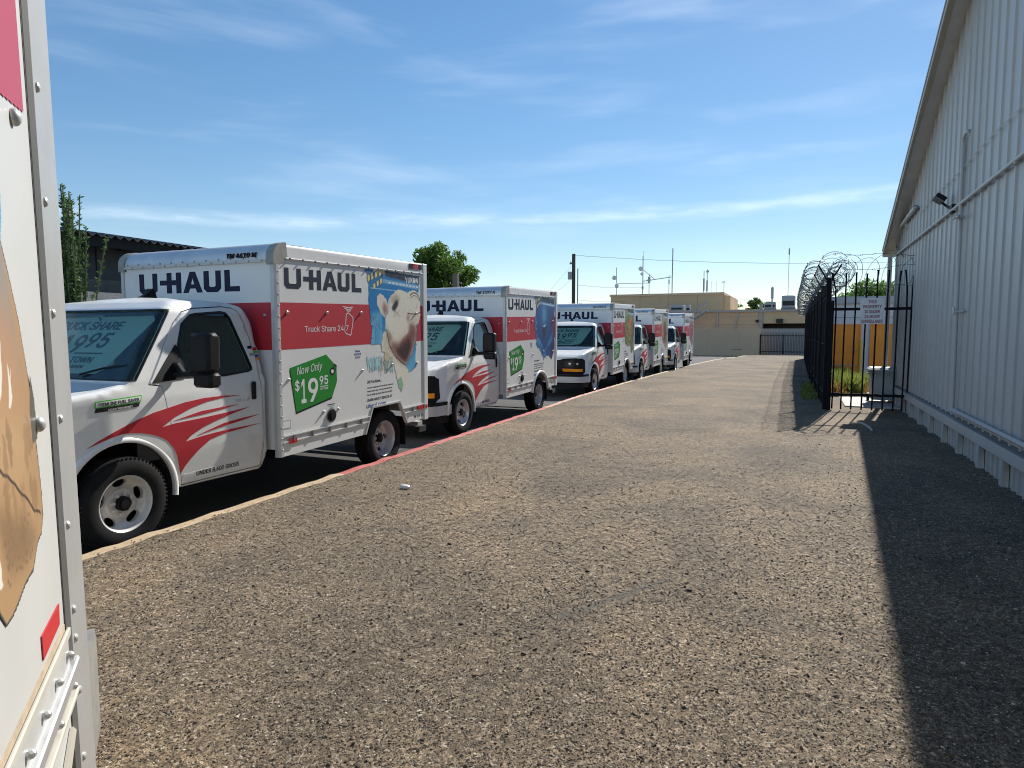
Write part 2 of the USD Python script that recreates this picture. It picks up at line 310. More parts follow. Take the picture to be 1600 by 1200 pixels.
def stones():
    pi = UsdGeom.PointInstancer.Define(stage, '/World/loose_gravel')
    protos = UsdGeom.Scope.Define(stage, '/World/loose_gravel/shapes')
    rel = pi.CreatePrototypesRel(); r = np.random.default_rng(5)
    for k in range(7):
        ic = trimesh.creation.icosphere(0 if k < 4 else 1); v = ic.vertices*(1+r.uniform(-.28, .28, (len(ic.vertices), 1)))*r.uniform([.8, .7, .38], [1.2, 1.0, .6])
        m = usdkit.mesh(stage, f'/World/loose_gravel/shapes/stone_{k:03d}' if k else '/World/loose_gravel/shapes/stone', (v, ic.faces), M['stone'])
        rel.AddTarget(m.GetPath())
    n = 300000
    # density falls with distance from the camera
    d = np.exp(r.uniform(np.log(1.9), np.log(15), n)); d = d[r.random(n) < np.clip((14-d)/10, 0, 1)]; n = len(d); a = r.uniform(-1.35, .42, n)+0*d
    X, Y = d*np.sin(a+.0), d*np.cos(a+.0)
    kxs = np.interp(Y, [q[0] for q in KY], [q[1] for q in KY])
    ok = (X > kxs+.01-.11*r.random(n)**4) & (X < 2.02); X, Y, d, kxs = X[ok], Y[ok], d[ok], kxs[ok]
    n = len(X); s = np.clip(r.lognormal(math.log(.0030), .44, n), .0015, .011)*np.clip(d/3.2, 1., 2.0)**.4
    s[:160] = r.uniform(.009, .015, 160)
    Z = np.where(X > kxs, gz(X, Y), .018)+s*.05
    t = np.clip((X-kxs)/.35, 0, 1); Z = np.where(X > kxs, (gz(X, Y))*t+(1-t)*.006+s*.05, Z)
    q = r.normal(size=(n, 4)); q[:, 1:3] *= .35; q /= np.linalg.norm(q, axis=1, keepdims=True)
    pi.CreatePositionsAttr(Vt.Vec3fArray.FromNumpy(np.stack([X, Y, Z], 1).astype(np.float32)))
    pi.CreateScalesAttr(Vt.Vec3fArray.FromNumpy(np.repeat(s[:, None], 3, 1).astype(np.float32)))
    pi.CreateOrientationsAttr(Vt.QuathArray([Gf.Quath(float(a), float(b), float(c), float(e)) for a, b, c, e in q]))
    pi.CreateProtoIndicesAttr(Vt.IntArray.FromNumpy(r.integers(0, 7, n).astype(np.int32)))
    tag(pi.GetPrim(), 'loose tan and dark gravel stones covering the lane', 'gravel', kind='stuff')
stones()
# ------------------------------------------------------------------ box trucks
def cab_solids():
    side = [(-.86, .56), (-.905, .74), (-.90, .98), (-.86, 1.075), (-.74, 1.135), (-.4, 1.235), (-.1, 1.275), (.07, 1.315), (.32, 1.655), (.55, 1.935), (.68, 2.0), (.95, 2.06), (1.28, 2.05), (1.45, 1.97), (1.515, 1.8), (1.53, 1.2), (1.53, .5), (1.50, .37), (.56, .37), (.3, .40), (-.5, .40), (-.80, .46)]
    fr = [(.97, .36), (1.005, .45), (1.03, .7), (1.035, .95), (1.025, 1.18), (1.0, 1.33), (.865, 1.90), (.83, 1.965), (.74, 2.01), (.4, 2.045), (0, 2.06)]
    fr = fr+[(-a, b) for a, b in fr[::-1][1:]]
    pl = [(0, -.93), (.5, -.915), (.72, -.89), (.86, -.83), (.94, -.70), (.985, -.45), (1.02, -.1), (1.035, .4), (1.04, 1.3), (1.035, 1.46), (1.0, 1.55)]
    pl = pl+[(-a, b) for a, b in pl[::-1][:-1]]
    c = ext(side, 'x', -1.3, 1.3) ^ ext(fr, 'y', -1.3, 1.9) ^ ext(pl, 'z', 0, 2.4)
    t = to_tri(c.refine_to_length(.045))
    trimesh.smoothing.filter_taubin(t, lamb=.5, nu=.52, iterations=14)
    trimesh.smoothing.filter_laplacian(t, lamb=.3, iterations=1, volume_constraint=False)
    t.fix_normals()
    return t
CAB = cab_solids()
_off = {}
def cab_off(d):
    if d not in _off: _off[d] = to_man(trimesh.Trimesh(CAB.vertices+CAB.vertex_normals*d, CAB.faces, process=False))
    return _off[d]
def skin(a, b): return cab_off(a)-cab_off(b)
WINDOW = Polygon([(.635, 1.345), (.625, 1.62), (.70, 1.79), (.80, 1.868), (.86, 1.882), (1.15, 1.908), (1.20, 1.90), (1.235, 1.86), (1.375, 1.40), (1.375, 1.375), (1.34, 1.362), (1.04, 1.335)])
SAIL = Polygon([(.30, 1.305), (.615, 1.325), (.605, 1.60), (.585, 1.62)])
DOOR = Polygon([(.387, 1.28), (.415, 1.09), (.478, .767), (.537, .491), (.555, .405), (1.455, .405), (1.488, .70), (1.475, 1.03), (1.46, 1.50), (1.41, 1.80), (1.37, 1.915), (1.31, 1.955), (1.20, 1.965), (.84, 1.935), (.72, 1.90), (.60, 1.79), (.45, 1.57), (.27, 1.30)])
SHIELD = Polygon([(-1.1, 1.345), (1.1, 1.345), (1.1, 1.915), (-1.1, 1.915)])
SW = Polygon([(-.272, .847), (-.181, .896), (-.05, .954), (.114, 1.016), (.272, 1.063), (.407, 1.088), (.581, 1.121), (.782, 1.14), (.995, 1.143), (1.203, 1.129), (.994, 1.125), (.815, 1.106), (.644, 1.066), (.481, 1.008), (.347, .936), (.478, .953), (.723, .965), (.988, .982), (1.307, 1.008), (1.1, .969), (.913, .927), (.771, .887), (.633, .828), (.574, .78), (.716, .801), (.908, .817), (1.171, .827), (1.455, .834), (1.17, .808), (.98, .793), (.835, .762), (.71, .688), (.624, .617), (.564, .557), (.529, .508), (.516, .566), (.489, .669), (.453, .744), (.394, .815), (.321, .862), (.235, .892), (.15, .913), (.082, .923), (.001, .925), (-.092, .907), (-.182, .878)])
SW = unary_union([SW.buffer(0), Polygon([(.464, .976), (.743, 1.027), (.991, 1.041), (1.18, 1.047), (.99, 1.022), (.775, .997)]), Polygon([(.696, .819), (.984, .889), (1.213, .913), (1.427, .923), (1.173, .885), (.946, .857)])])
HUBZ, WR = .37, .372
def wheel_tyre():
    p = [(.222, .84), (.235, .825), (.29, .82), (.335, .83), (.362, .845), (.371, .862)]
    x = .862
    for k in range(6):
        p += [(.372, x), (.372, x+.018), (.364, x+.020), (.364, x+.026), (.372, x+.028)]; x += .0275
    p += [(.368, 1.028), (.358, 1.042), (.33, 1.055), (.29, 1.060), (.25, 1.055), (.228, 1.045), (.222, 1.03), (.222, .84)]
    t = lathe_x(p, 64)
    # shoulder lugs
    lugs = []
    for k in range(64):
        a = k*2*math.pi/64
        b = bx(-.012, .012, -.015, .015, -.006, .0025); b.apply_transform(trimesh.transformations.rotation_matrix(.5, [0, 0, 1]))
        b.apply_translation([1.034, 0, .364]); b.apply_transform(trimesh.transformations.rotation_matrix(a, [1, 0, 0])); lugs.append(b)
    return cat_([t]+lugs)
def wheel_rim(deep):
    d = -.045 if deep else 0.
    prof = [(.0, .985+d), (.115, .985+d), (.128, .965+d), (.155, .960+d), (.19, .985+d), (.205, 1.0), (.212, 1.035), (.222, 1.046), (.229, 1.044), (.229, 1.030), (.218, 1.02), (.212, .98), (.2, .95+d), (.155, .935+d), (.0, .955+d), (0, .985+d)]
    w = to_man(lathe_x(prof, 64))
    for k in range(5):
        a = k*2*math.pi/5+.35
        pts = [(math.cos(b)*(.058 if not deep else .034), math.sin(b)*(.032 if not deep else .03)) for b in np.linspace(0, 2*math.pi, 20)[:-1]]
        c = CrossSection([np.array(pts)], FillRule.EvenOdd).extrude(.3).rotate([0, 0, 90]).translate([.163, 0, 0]).rotate([0, 0, math.degrees(a)]).transform(AX['x']).translate([.85, 0, 0])
        w = w-c
    out = [to_tri(w)]
    for k in range(8):
        a = k*2*math.pi/8
        out.append(cyl((.98+d, .082*math.cos(a), .082*math.sin(a)), (1.012+d, .082*math.cos(a), .082*math.sin(a)), .015, 6))
    return cat_(out), cat_([cyl((.96+d, 0, 0), (1.02+d, 0, 0), .058, 20), cyl((1.02+d, 0, 0), (1.032+d, 0, 0), .035, 16), cyl((.90, 0, 0), (.905, 0, 0), .21, 24)])
TYRE, RIM_F, RIM_R = wheel_tyre(), wheel_rim(False), wheel_rim(True)
def mirrored(t):
    t = t.copy() if isinstance(t, trimesh.Trimesh) else to_tri(t)
    t.vertices = t.vertices*[-1, 1, 1]; t.faces = t.faces[:, ::-1]; return t
def moved(t, d):
    t = t.copy(); t.apply_translation(d); return t
def turned_x(t, a):
    t = t.copy(); t.apply_transform(trimesh.transformations.rotation_matrix(a, [1, 0, 0])); return t
M['railwhite'] = mat('rail_white', (.56, .56, .55), .5, var=.06, dirt=(.4, .36, .3), damount=.4)
M['roofgrey'] = mat('roof_grey', (.42, .42, .41), .7, var=.1)
RAKE = .024
def rake(m):
    """the body sits slightly nose-down"""
    t = to_tri(m) if isinstance(m, Manifold) else m.copy()
    t.vertices = t.vertices+np.stack([np.zeros(len(t.vertices)), np.zeros(len(t.vertices)), t.vertices[:, 1]*RAKE-.0], 1); return t
YB0, YB1, HW, ZB0, ZB1 = 1.60, 4.46, 1.12, .425, 2.555    # box: front, rear, half width, skirt, roof edge (before the rake)
def side_panel_poly(arch):
    p = sbox(YB0+.03, ZB0, YB1-.09, 2.41)
    hub = 3.45
    if arch == 'angled': a = Polygon([(3.03, .3), (3.03, ZB0), (3.18, .725), (3.76, .725), (3.93, ZB0), (3.93, .3)])
    else: a = Polygon([(hub+.46*math.cos(t), .33+.44*math.sin(t)) for t in np.linspace(0, math.pi, 26)]+[(hub-.46, .2), (hub+.46, .2)])
    return p.difference(a), a
PSTEP = .007
def graphic(parent, draw, y0, y1, z0, z1, x, name='side_graphic', rk=True):
    """flat print: an in-memory drawing becomes vertex colours of a thin sheet on the panel"""
    w, h = int((y1-y0)/PSTEP), int((z1-z0)/PSTEP); S = 3
    im = Image.new('RGBA', (w*S, h*S), (0, 0, 0, 0)); d = ImageDraw.Draw(im)
    f = lambda pts: [((a-y0)/(y1-y0)*w*S, (z1-b)/(z1-z0)*h*S) for a, b in pts]
    im = draw(im, d, f) or im
    im = im.resize((w, h), Image.LANCZOS); A = np.asarray(im).astype(float)
    a = A[..., 3:]/255; rgb = A[..., :3]/255
    rgb = np.where(rgb > .04045, ((rgb+.055)/1.055)**2.4, rgb/12.92)
    ys = y0+(np.arange(w)+.5)/w*(y1-y0); zs = z1-(np.arange(h)+.5)/h*(z1-z0)
    Y, Z = np.meshgrid(ys, zs); V = np.stack([np.full(Y.size, x), Y.ravel(), Z.ravel()+(Y.ravel()*RAKE if rk else 0)], 1)
    idx = np.arange(w*h).reshape(h, w); q = np.stack([idx[:-1, :-1], idx[1:, :-1], idx[1:, 1:], idx[:-1, 1:]], -1).reshape(-1, 4)
    al = a[..., 0].ravel(); q = q[al[q].min(1) > .45]
    used, inv = np.unique(q, return_inverse=True); q = inv.reshape(-1, 4)
    p = part(parent, name, (V[used], q), M['print'])
    UsdGeom.PrimvarsAPI(p).CreatePrimvar('print', Sdf.ValueTypeNames.Color3fArray, 'vertex').Set(Vt.Vec3fArray.FromNumpy(rgb.reshape(-1, 3)[used].astype(np.float32)))
    return p
def blur(im, r): return im.filter(ImageFilter.GaussianBlur(r))
def shaded(im, f, poly, col, r):
    """soft-edged brush mark of one colour"""
    m = Image.new('L', im.size, 0); ImageDraw.Draw(m).polygon(f(poly), fill=col[3] if len(col) > 3 else 255)
    m = blur(m, r); im.paste(Image.new('RGBA', im.size, tuple(col[:3])+(255,)), (0, 0), Image.composite(m, Image.new('L', im.size, 0), im.getchannel('A')))
def ragged(pts, amp, seed, n=5):
    r = np.random.default_rng(seed); out = []
    for i in range(len(pts)):
        a, b = np.array(pts[i]), np.array(pts[(i+1) % len(pts)])
        for k in range(n): out.append(tuple(a+(b-a)*k/n+(r.normal(size=2)*amp if k else 0)))
    return out
def speckle(im, amt, seed, col=(255, 255, 255)):
    r = np.random.default_rng(seed); h, w = im.size[1]//5, im.size[0]//5
    n = Image.fromarray((r.random((h, w))*amt).astype(np.uint8)).resize(im.size, Image.BICUBIC)
    im.paste(Image.new('RGBA', im.size, col+(255,)), (0, 0), Image.composite(n, Image.new('L', im.size, 0), im.getchannel('A')))
def header(im, d, f, title):
    d.polygon(f([(3.45, 2.42), (4.29, 2.385), (4.29, 2.27), (3.50, 2.34)]), fill=(38, 44, 58, 255))
    d.polygon(f([(3.36, 2.31), (4.29, 2.26), (4.29, 2.20), (3.36, 2.26)]), fill=(120, 165, 200, 255))
    for k in range(9):
        a = 3.55+k*.08; d.polygon(f([(a, 2.285-.05*(a-3.4)), (a+.055, 2.283-.05*(a-3.4)), (a+.055, 2.265-.05*(a-3.4)), (a, 2.267-.05*(a-3.4))]), fill=(225, 235, 240, 255))
def word(d, f, s, y0, y1, z0, z1, col):
    t = fit(text_poly(s, 1, True), y0, y1, z0, z1)
    for g in getattr(t, 'geoms', [t]):
        d.polygon(f(list(g.exterior.coords)), fill=col)
def burst(im, d, f):
    d.polygon(f(ragged([(3.06, 2.47), (3.16, 2.49), (3.24, 2.44), (3.22, 2.36), (3.12, 2.33), (3.05, 2.39)], .012, 3)), fill=(62, 110, 160, 255))
    for k, (a, b) in enumerate(((3.10, 2.335), (3.17, 2.36), (3.25, 2.385), (3.33, 2.41), (3.41, 2.43))):
        d.polygon(f([(a, b), (a+.06, b+.025), (a+.075, b-.06), (a+.02, b-.09)]), fill=(50, 60, 75, 255)); d.polygon(f([(a+.012, b-.005), (a+.05, b+.012), (a+.06, b-.055), (a+.022, b-.078)]), fill=(232, 205, 120, 255))
    for k, (a, b) in enumerate(((3.22, 2.24), (3.29, 2.275), (3.36, 2.305))):
        d.polygon(f([(a, b), (a+.055, b+.025), (a+.06, b-.05), (a+.005, b-.09)]), fill=(50, 60, 75, 255)); d.polygon(f([(a+.01, b-.005), (a+.045, b+.012), (a+.05, b-.045), (a+.012, b-.07)]), fill=(236, 214, 140, 255))
def draw_camel(im, d, f):
    P = dict(
        bg=[(3.144, 2.167), (3.364, 2.214), (4.282, 2.15), (4.285, 1.844), (4.269, 1.553), (4.215, 1.248), (4.244, 1.109), (4.052, 1.056), (3.669, 1.249), (3.395, 1.393), (3.397, 1.455), (3.149, 1.451), (3.176, 1.526), (3.17, 1.769), (3.149, 1.89)],
        ear=[(3.307, 2.043), (3.387, 2.084), (3.507, 2.017), (3.56, 1.939), (3.529, 1.828), (3.482, 1.782), (3.407, 1.829), (3.325, 1.921)],
        earin=[(3.452, 1.984), (3.532, 1.923), (3.515, 1.821), (3.466, 1.805), (3.43, 1.891)],
        head=[(3.561, 1.986), (3.619, 2.058), (3.777, 2.134), (3.865, 2.137), (4.014, 2.1), (4.076, 2.135), (4.202, 2.147), (4.313, 2.108), (4.354, 2.032), (4.356, 1.809), (4.305, 1.698), (4.224, 1.674), (4.255, 1.622), (4.203, 1.453), (4.104, 1.289), (4.01, 1.227), (3.962, 1.155), (3.843, 1.205), (3.699, 1.296), (3.575, 1.431), (3.523, 1.576), (3.492, 1.64), (3.487, 1.766), (3.558, 1.86)],
        neck=[(3.492, 1.64), (3.441, 1.579), (3.397, 1.455), (3.395, 1.361), (3.53, 1.322), (3.668, 1.201), (3.721, 1.034), (3.777, 0.914), (3.863, 0.806), (3.972, 0.895), (4.021, 1.058), (3.962, 1.147), (3.699, 1.312)],
        jaw=[(4.067, 1.727), (4.224, 1.674), (4.254, 1.588), (4.203, 1.453), (4.089, 1.29), (3.962, 1.163), (3.843, 1.213), (3.699, 1.304), (3.575, 1.447), (3.646, 1.476), (3.79, 1.438), (3.85, 1.501), (4.033, 1.594), (4.081, 1.66)],
        dark=[(4.063, 1.526), (4.107, 1.39), (3.963, 1.197), (3.786, 1.307), (3.73, 1.375), (3.878, 1.417)],
        streak=[(3.791, 1.519), (3.943, 1.638), (4.041, 1.652), (4.033, 1.586), (3.85, 1.501), (3.776, 1.463)],
        eye=[(3.643, 1.908), (3.722, 1.996), (3.797, 2.009), (3.787, 1.941), (3.713, 1.873), (3.656, 1.873)],
        brow=[(3.589, 2.002), (3.718, 2.084), (3.834, 2.055), (3.817, 1.99), (3.687, 1.972)],
        nos=[(4.091, 2.077), (4.169, 2.113), (4.265, 2.107), (4.345, 2.049), (4.334, 2.006)],
        nos2=[(4.105, 2.044), (4.185, 2.079), (4.264, 2.069), (4.311, 2.023)],
        mouth=[(4.024, 1.84), (4.132, 1.83), (4.259, 1.827), (4.35, 1.852)],
        lip=[(4.054, 1.815), (4.195, 1.81), (4.34, 1.826), (4.295, 1.715), (4.224, 1.677), (4.083, 1.727)],
        cheek=[(3.524, 1.639), (3.648, 1.54), (3.575, 1.447), (3.509, 1.577)],
        jawline=[(3.511, 1.64), (3.536, 1.544), (3.575, 1.431), (3.699, 1.296), (3.843, 1.205), (3.962, 1.155)],
        green=[(3.764, 0.981), (3.838, 1.007), (3.896, 0.902), (3.857, 0.807), (3.777, 0.898)],
        ghost=[(3.211, 1.844), (3.407, 1.829), (3.397, 1.455), (3.162, 1.466)],
        trees=[(3.071, 1.364), (3.642, 1.3), (3.637, 1.09), (3.282, 1.135)])
    P['bg'][0] = (3.13, 2.33); P['bg'][1] = (3.40, 2.33); P['bg'][2] = (4.33, 2.25)
    P = {k: [(3.08+(a-3.08)*.955, b+.045) for a, b in v] for k, v in P.items()}
    r = np.random.default_rng(12)
    d.polygon(f(ragged(P['bg'], .012, 1, 9)), fill=(14, 116, 178, 255))
    for k in range(46):      # the sky print pales downwards
        z = 2.15-k*.026; shaded(im, f, [(3.0, z), (4.4, z), (4.4, z-.03), (3.0, z-.03)], (150, 205, 228, int(min(k*k*.11, 225))), 4)
    header(im, d, f, ''); word(d, f, 'YUKON', 3.93, 4.25, 2.285, 2.355, (235, 235, 230, 255)); burst(im, d, f)
    d.polygon(f([(3.17, 2.19), (4.0, 2.165), (4.0, 2.158), (3.17, 2.182)]), fill=(180, 215, 228, 255))
    gx = [q[0] for q in P['ghost']]; gz0 = [q[1] for q in P['ghost']]
    for k in range(14):     # ghostly standing figures
        a = min(gx)+r.random()*(max(gx)-min(gx)); b = max(gz0)-r.random()*.12; h = .28+.2*r.random(); shaded(im, f, [(a, b), (a+.02, b), (a+.018, b-h), (a, b-h)], (110, 175, 208, 220), 4)
    shaded(im, f, [(min(gx)+.03, max(gz0)), (max(gx), max(gz0)), (max(gx)-.02, max(gz0)-.16), (min(gx)+.05, max(gz0)-.18)], (98, 165, 205, 230), 9)
    for k in range(34):
        a = min(gx)+r.random()*.24; b = max(gz0)-.02-r.random()*.16; d.line(f([(a, b), (a+.03*r.normal(), b-.05)]), fill=(50, 110, 160, 255), width=2)
    d.polygon(f(ragged(P['neck'], .008, 3, 5)), fill=(226, 220, 202, 255))
    shaded(im, f, P['neck'][:5]+P['neck'][-1:], (190, 182, 158, 130), 16)
    tx = [q[0] for q in P['trees']]; tz = [q[1] for q in P['trees']]
    for k in range(190):
        a = min(tx)+r.random()*(max(tx)-min(tx)); b = max(tz)-.02-(a-min(tx))*.10-r.random()*.10; h = .03+r.random()*.13; g = int(r.random()*60); wd = .007+.006*r.random()
        d.polygon(f([(a, b), (a+wd, b), (a+wd*.8+r.normal()*.008, b-h), (a+r.normal()*.004, b-h)]), fill=(128+g, 168+g, 172+g, 255) if a < min(tx)+.26 or r.random() < .35 else ((96, 96, 84, 255) if r.random() < .6 else (196, 182, 150, 255)))
    d.ellipse([*f([(3.43, 1.40)])[0], *f([(3.55, 1.28)])[0]], fill=(198, 184, 154, 255))
    d.polygon(f(ragged(P['ear'], .005, 5, 4)), fill=(222, 212, 196, 255)); shaded(im, f, P['earin'], (150, 104, 96, 225), 8)
    d.polygon(f(ragged(P['head'], .005, 9, 4)), fill=(226, 220, 202, 255))
    shaded(im, f, P['jaw'], (116, 66, 58, 240), 15); shaded(im, f, P['dark'], (52, 30, 28, 240), 10)
    shaded(im, f, P['streak'], (224, 214, 196, 240), 7); shaded(im, f, P['brow'], (160, 148, 126, 150), 10)
    shaded(im, f, P['eye'], (34, 30, 36, 255), 5); shaded(im, f, P['cheek'], (120, 100, 84, 190), 9)
    e0 = np.mean(P['eye'], axis=0)
    for k in range(16):
        a = 2.6-k*.15; d.line(f([tuple(e0+.05*np.array([math.cos(a), 1.1*math.sin(a)])), tuple(e0+(.11+.03*r.random())*np.array([math.cos(a+.2), 1.1*math.sin(a+.2)]))]), fill=(120, 108, 96, 255), width=1)
    for k in range(7): d.line(f([tuple(e0+[-.02+.01*k, -.07]), tuple(e0+[-.05+.03*k, -.13-.02*r.random()])]), fill=(140, 126, 108, 255), width=2)
    for nm, c, w in (('nos', (86, 76, 68, 255), 8), ('nos2', (120, 108, 92, 255), 6), ('mouth', (66, 50, 46, 255), 7), ('jawline', (70, 52, 44, 255), 7)): d.line(f(P[nm]), fill=c, width=w, joint='curve')
    shaded(im, f, P['lip'], (206, 192, 172, 150), 8); m = P['mouth'][0]; shaded(im, f, [m, (m[0]+.05, m[1]-.03), (m[0]+.02, m[1]-.12), (m[0]-.03, m[1]-.08)], (150, 110, 96, 200), 8)
    for k in range(520):
        a, b = 3.45+r.random()*.85, 1.25+r.random()*.95; g = int(r.normal()*20); q = tuple(int(v) for v in f([(a, b)])[0])
        if 0 <= q[0] < im.size[0] and 0 <= q[1] < im.size[1]:
            c = im.getpixel(q)
            if c[3] < 200: continue
            if c[0] > 150 and c[2] < 215: d.line(f([(a, b), (a+r.normal()*.010-.004, b-.015-r.random()*.03)]), fill=(int(c[0]*.9)+g, int(c[1]*.89)+g, int(c[2]*.87)+g, 255), width=2)
            elif c[2] < 90: d.line(f([(a, b), (a+r.normal()*.010, b-.015-r.random()*.03)]), fill=(c[0]+40, c[1]+34, c[2]+30, 255), width=2)
    d.polygon(f(ragged(P['green'], .006, 8)), fill=(140, 186, 152, 255)); speckle(im, 22, 4)
def draw_orb(im, d, f):
    d.polygon(f(ragged([(3.20, 2.40), (4.29, 2.27), (4.29, 1.25), (4.15, 1.02), (3.95, 1.12), (3.75, 1.12), (3.45, 1.30), (3.20, 1.45), (3.10, 1.72), (3.06, 1.95), (3.16, 2.05)], .014, 21, 9)), fill=(44, 72, 128, 255))
    shaded(im, f, [(3.98, 2.0), (4.29, 2.0), (4.29, 1.3), (4.15, 1.5)], (92, 48, 92, 220), 22); shaded(im, f, [(4.0, 1.35), (4.29, 1.5), (4.29, 1.1), (4.1, 1.05)], (52, 40, 84, 230), 16)
    r = np.random.default_rng(3)
    c = [(3.62+.31*math.cos(t), 1.90+.40*math.sin(t)) for t in np.linspace(0, 6.283, 40)]
    d.polygon(f(c), fill=(38, 84, 138, 255)); shaded(im, f, [(3.55, 2.24), (3.72, 2.22), (3.80, 1.95), (3.66, 1.80), (3.50, 1.95)], (92, 164, 202, 220), 24); shaded(im, f, [(3.5, 1.78), (3.78, 1.78), (3.70, 1.52), (3.58, 1.52)], (52, 44, 60, 230), 14)
    d.line(f([(3.5, 1.80), (3.64, 1.76), (3.80, 1.82)]), fill=(170, 205, 225, 255), width=5); shaded(im, f, [(3.60, 1.80), (3.72, 1.81), (3.70, 1.77), (3.62, 1.765)], (225, 240, 245, 255), 4)
    d.line(f(c[:20]), fill=(96, 150, 190, 255), width=4)
    for k in range(60):     # mechanical claws closing from both sides
        s = r.random(); a = 3.14+s*.5; b = 1.62-s*.42+r.normal()*.05; w = .02+.03*r.random(); g = int(r.normal()*24)
        d.polygon(f([(a, b), (a+.13, b-.11), (a+.13-w*.4, b-.11-w), (a-w*.4, b-w)]), fill=(62+g, 120+g, 170+g, 255))
        a = 4.22-s*.52; b = 1.66-s*.46+r.normal()*.04; d.polygon(f([(a, b), (a-.12, b-.11), (a-.12+w*.4, b-.11-w), (a+w*.4, b-w)]), fill=(48+g, 104+g, 160+g, 255))
    for k in range(18): a, b = 3.10+.1*r.random(), 1.7+.3*r.random(); d.line(f([(a, b), (a+.05, b-.06)]), fill=(110, 165, 205, 255), width=4)
    header(im, d, f, ''); burst(im, d, f); im.paste(blur(im, 1.2)); speckle(im, 36, 6, (140, 180, 215))
def draw_garden(im, d, f):
    d.polygon(f(ragged([(3.14, 2.40), (4.29, 2.27), (4.29, 1.05), (4.0, .95), (3.9, 1.2), (3.4, 1.22), (3.12, 1.35)], .022, 31, 9)), fill=(96, 122, 62, 255))
    shaded(im, f, [(3.7, 2.2), (4.1, 2.15), (4.0, 1.6), (3.7, 1.5), (3.6, 1.9)], (196, 104, 56, 255), 26)
    r = np.random.default_rng(8)
    for k in range(60):
        a, b = 3.15+r.random()*1.1, 1.12+r.random()*1.0; c = [(62, 96, 40), (140, 140, 84), (104, 74, 50), (170, 150, 110), (188, 86, 44)][k % 5]
        shaded(im, f, ragged([(a, b), (a+.08, b+.06), (a+.12, b-.04), (a+.03, b-.09)], .02, k, 2), c+(210,), 5)
    for k in range(120):
        a, b = 3.2+r.random()*.8, 1.22+r.random()*.5; d.ellipse([*f([(a, b)])[0], *f([(a+.025, b-.025)])[0]], fill=(232, 226, 205, 255) if k % 2 else (72, 50, 38, 255))
    header(im, d, f, ''); burst(im, d, f); speckle(im, 30, 9)
def draw_relic(im, d, f, base=(170, 150, 128), acc=(110, 66, 48), seed=40):
    d.polygon(f(ragged([(3.14, 2.40), (4.29, 2.27), (4.29, 1.1), (4.0, .95), (3.7, 1.2), (3.3, 1.35), (3.12, 1.6)], .022, seed, 9)), fill=base+(255,))
    r = np.random.default_rng(seed)
    for k in range(50):
        a, b = 3.15+r.random()*1.1, 1.15+r.random()*1.0; c = tuple(int(np.clip(q+r.normal()*30, 20, 240)) for q in (acc if k % 2 else base))
        shaded(im, f, ragged([(a, b), (a+.12, b+.08), (a+.16, b-.05), (a+.03, b-.12)], .02, k, 2), c+(210,), 7)
    shaded(im, f, [(3.5, 2.0), (3.9, 2.1), (4.15, 1.7), (4.0, 1.25), (3.7, 1.3), (3.55, 1.6)], acc+(235,), 18)
    header(im, d, f, ''); burst(im, d, f); speckle(im, 34, seed)
_cab = {}
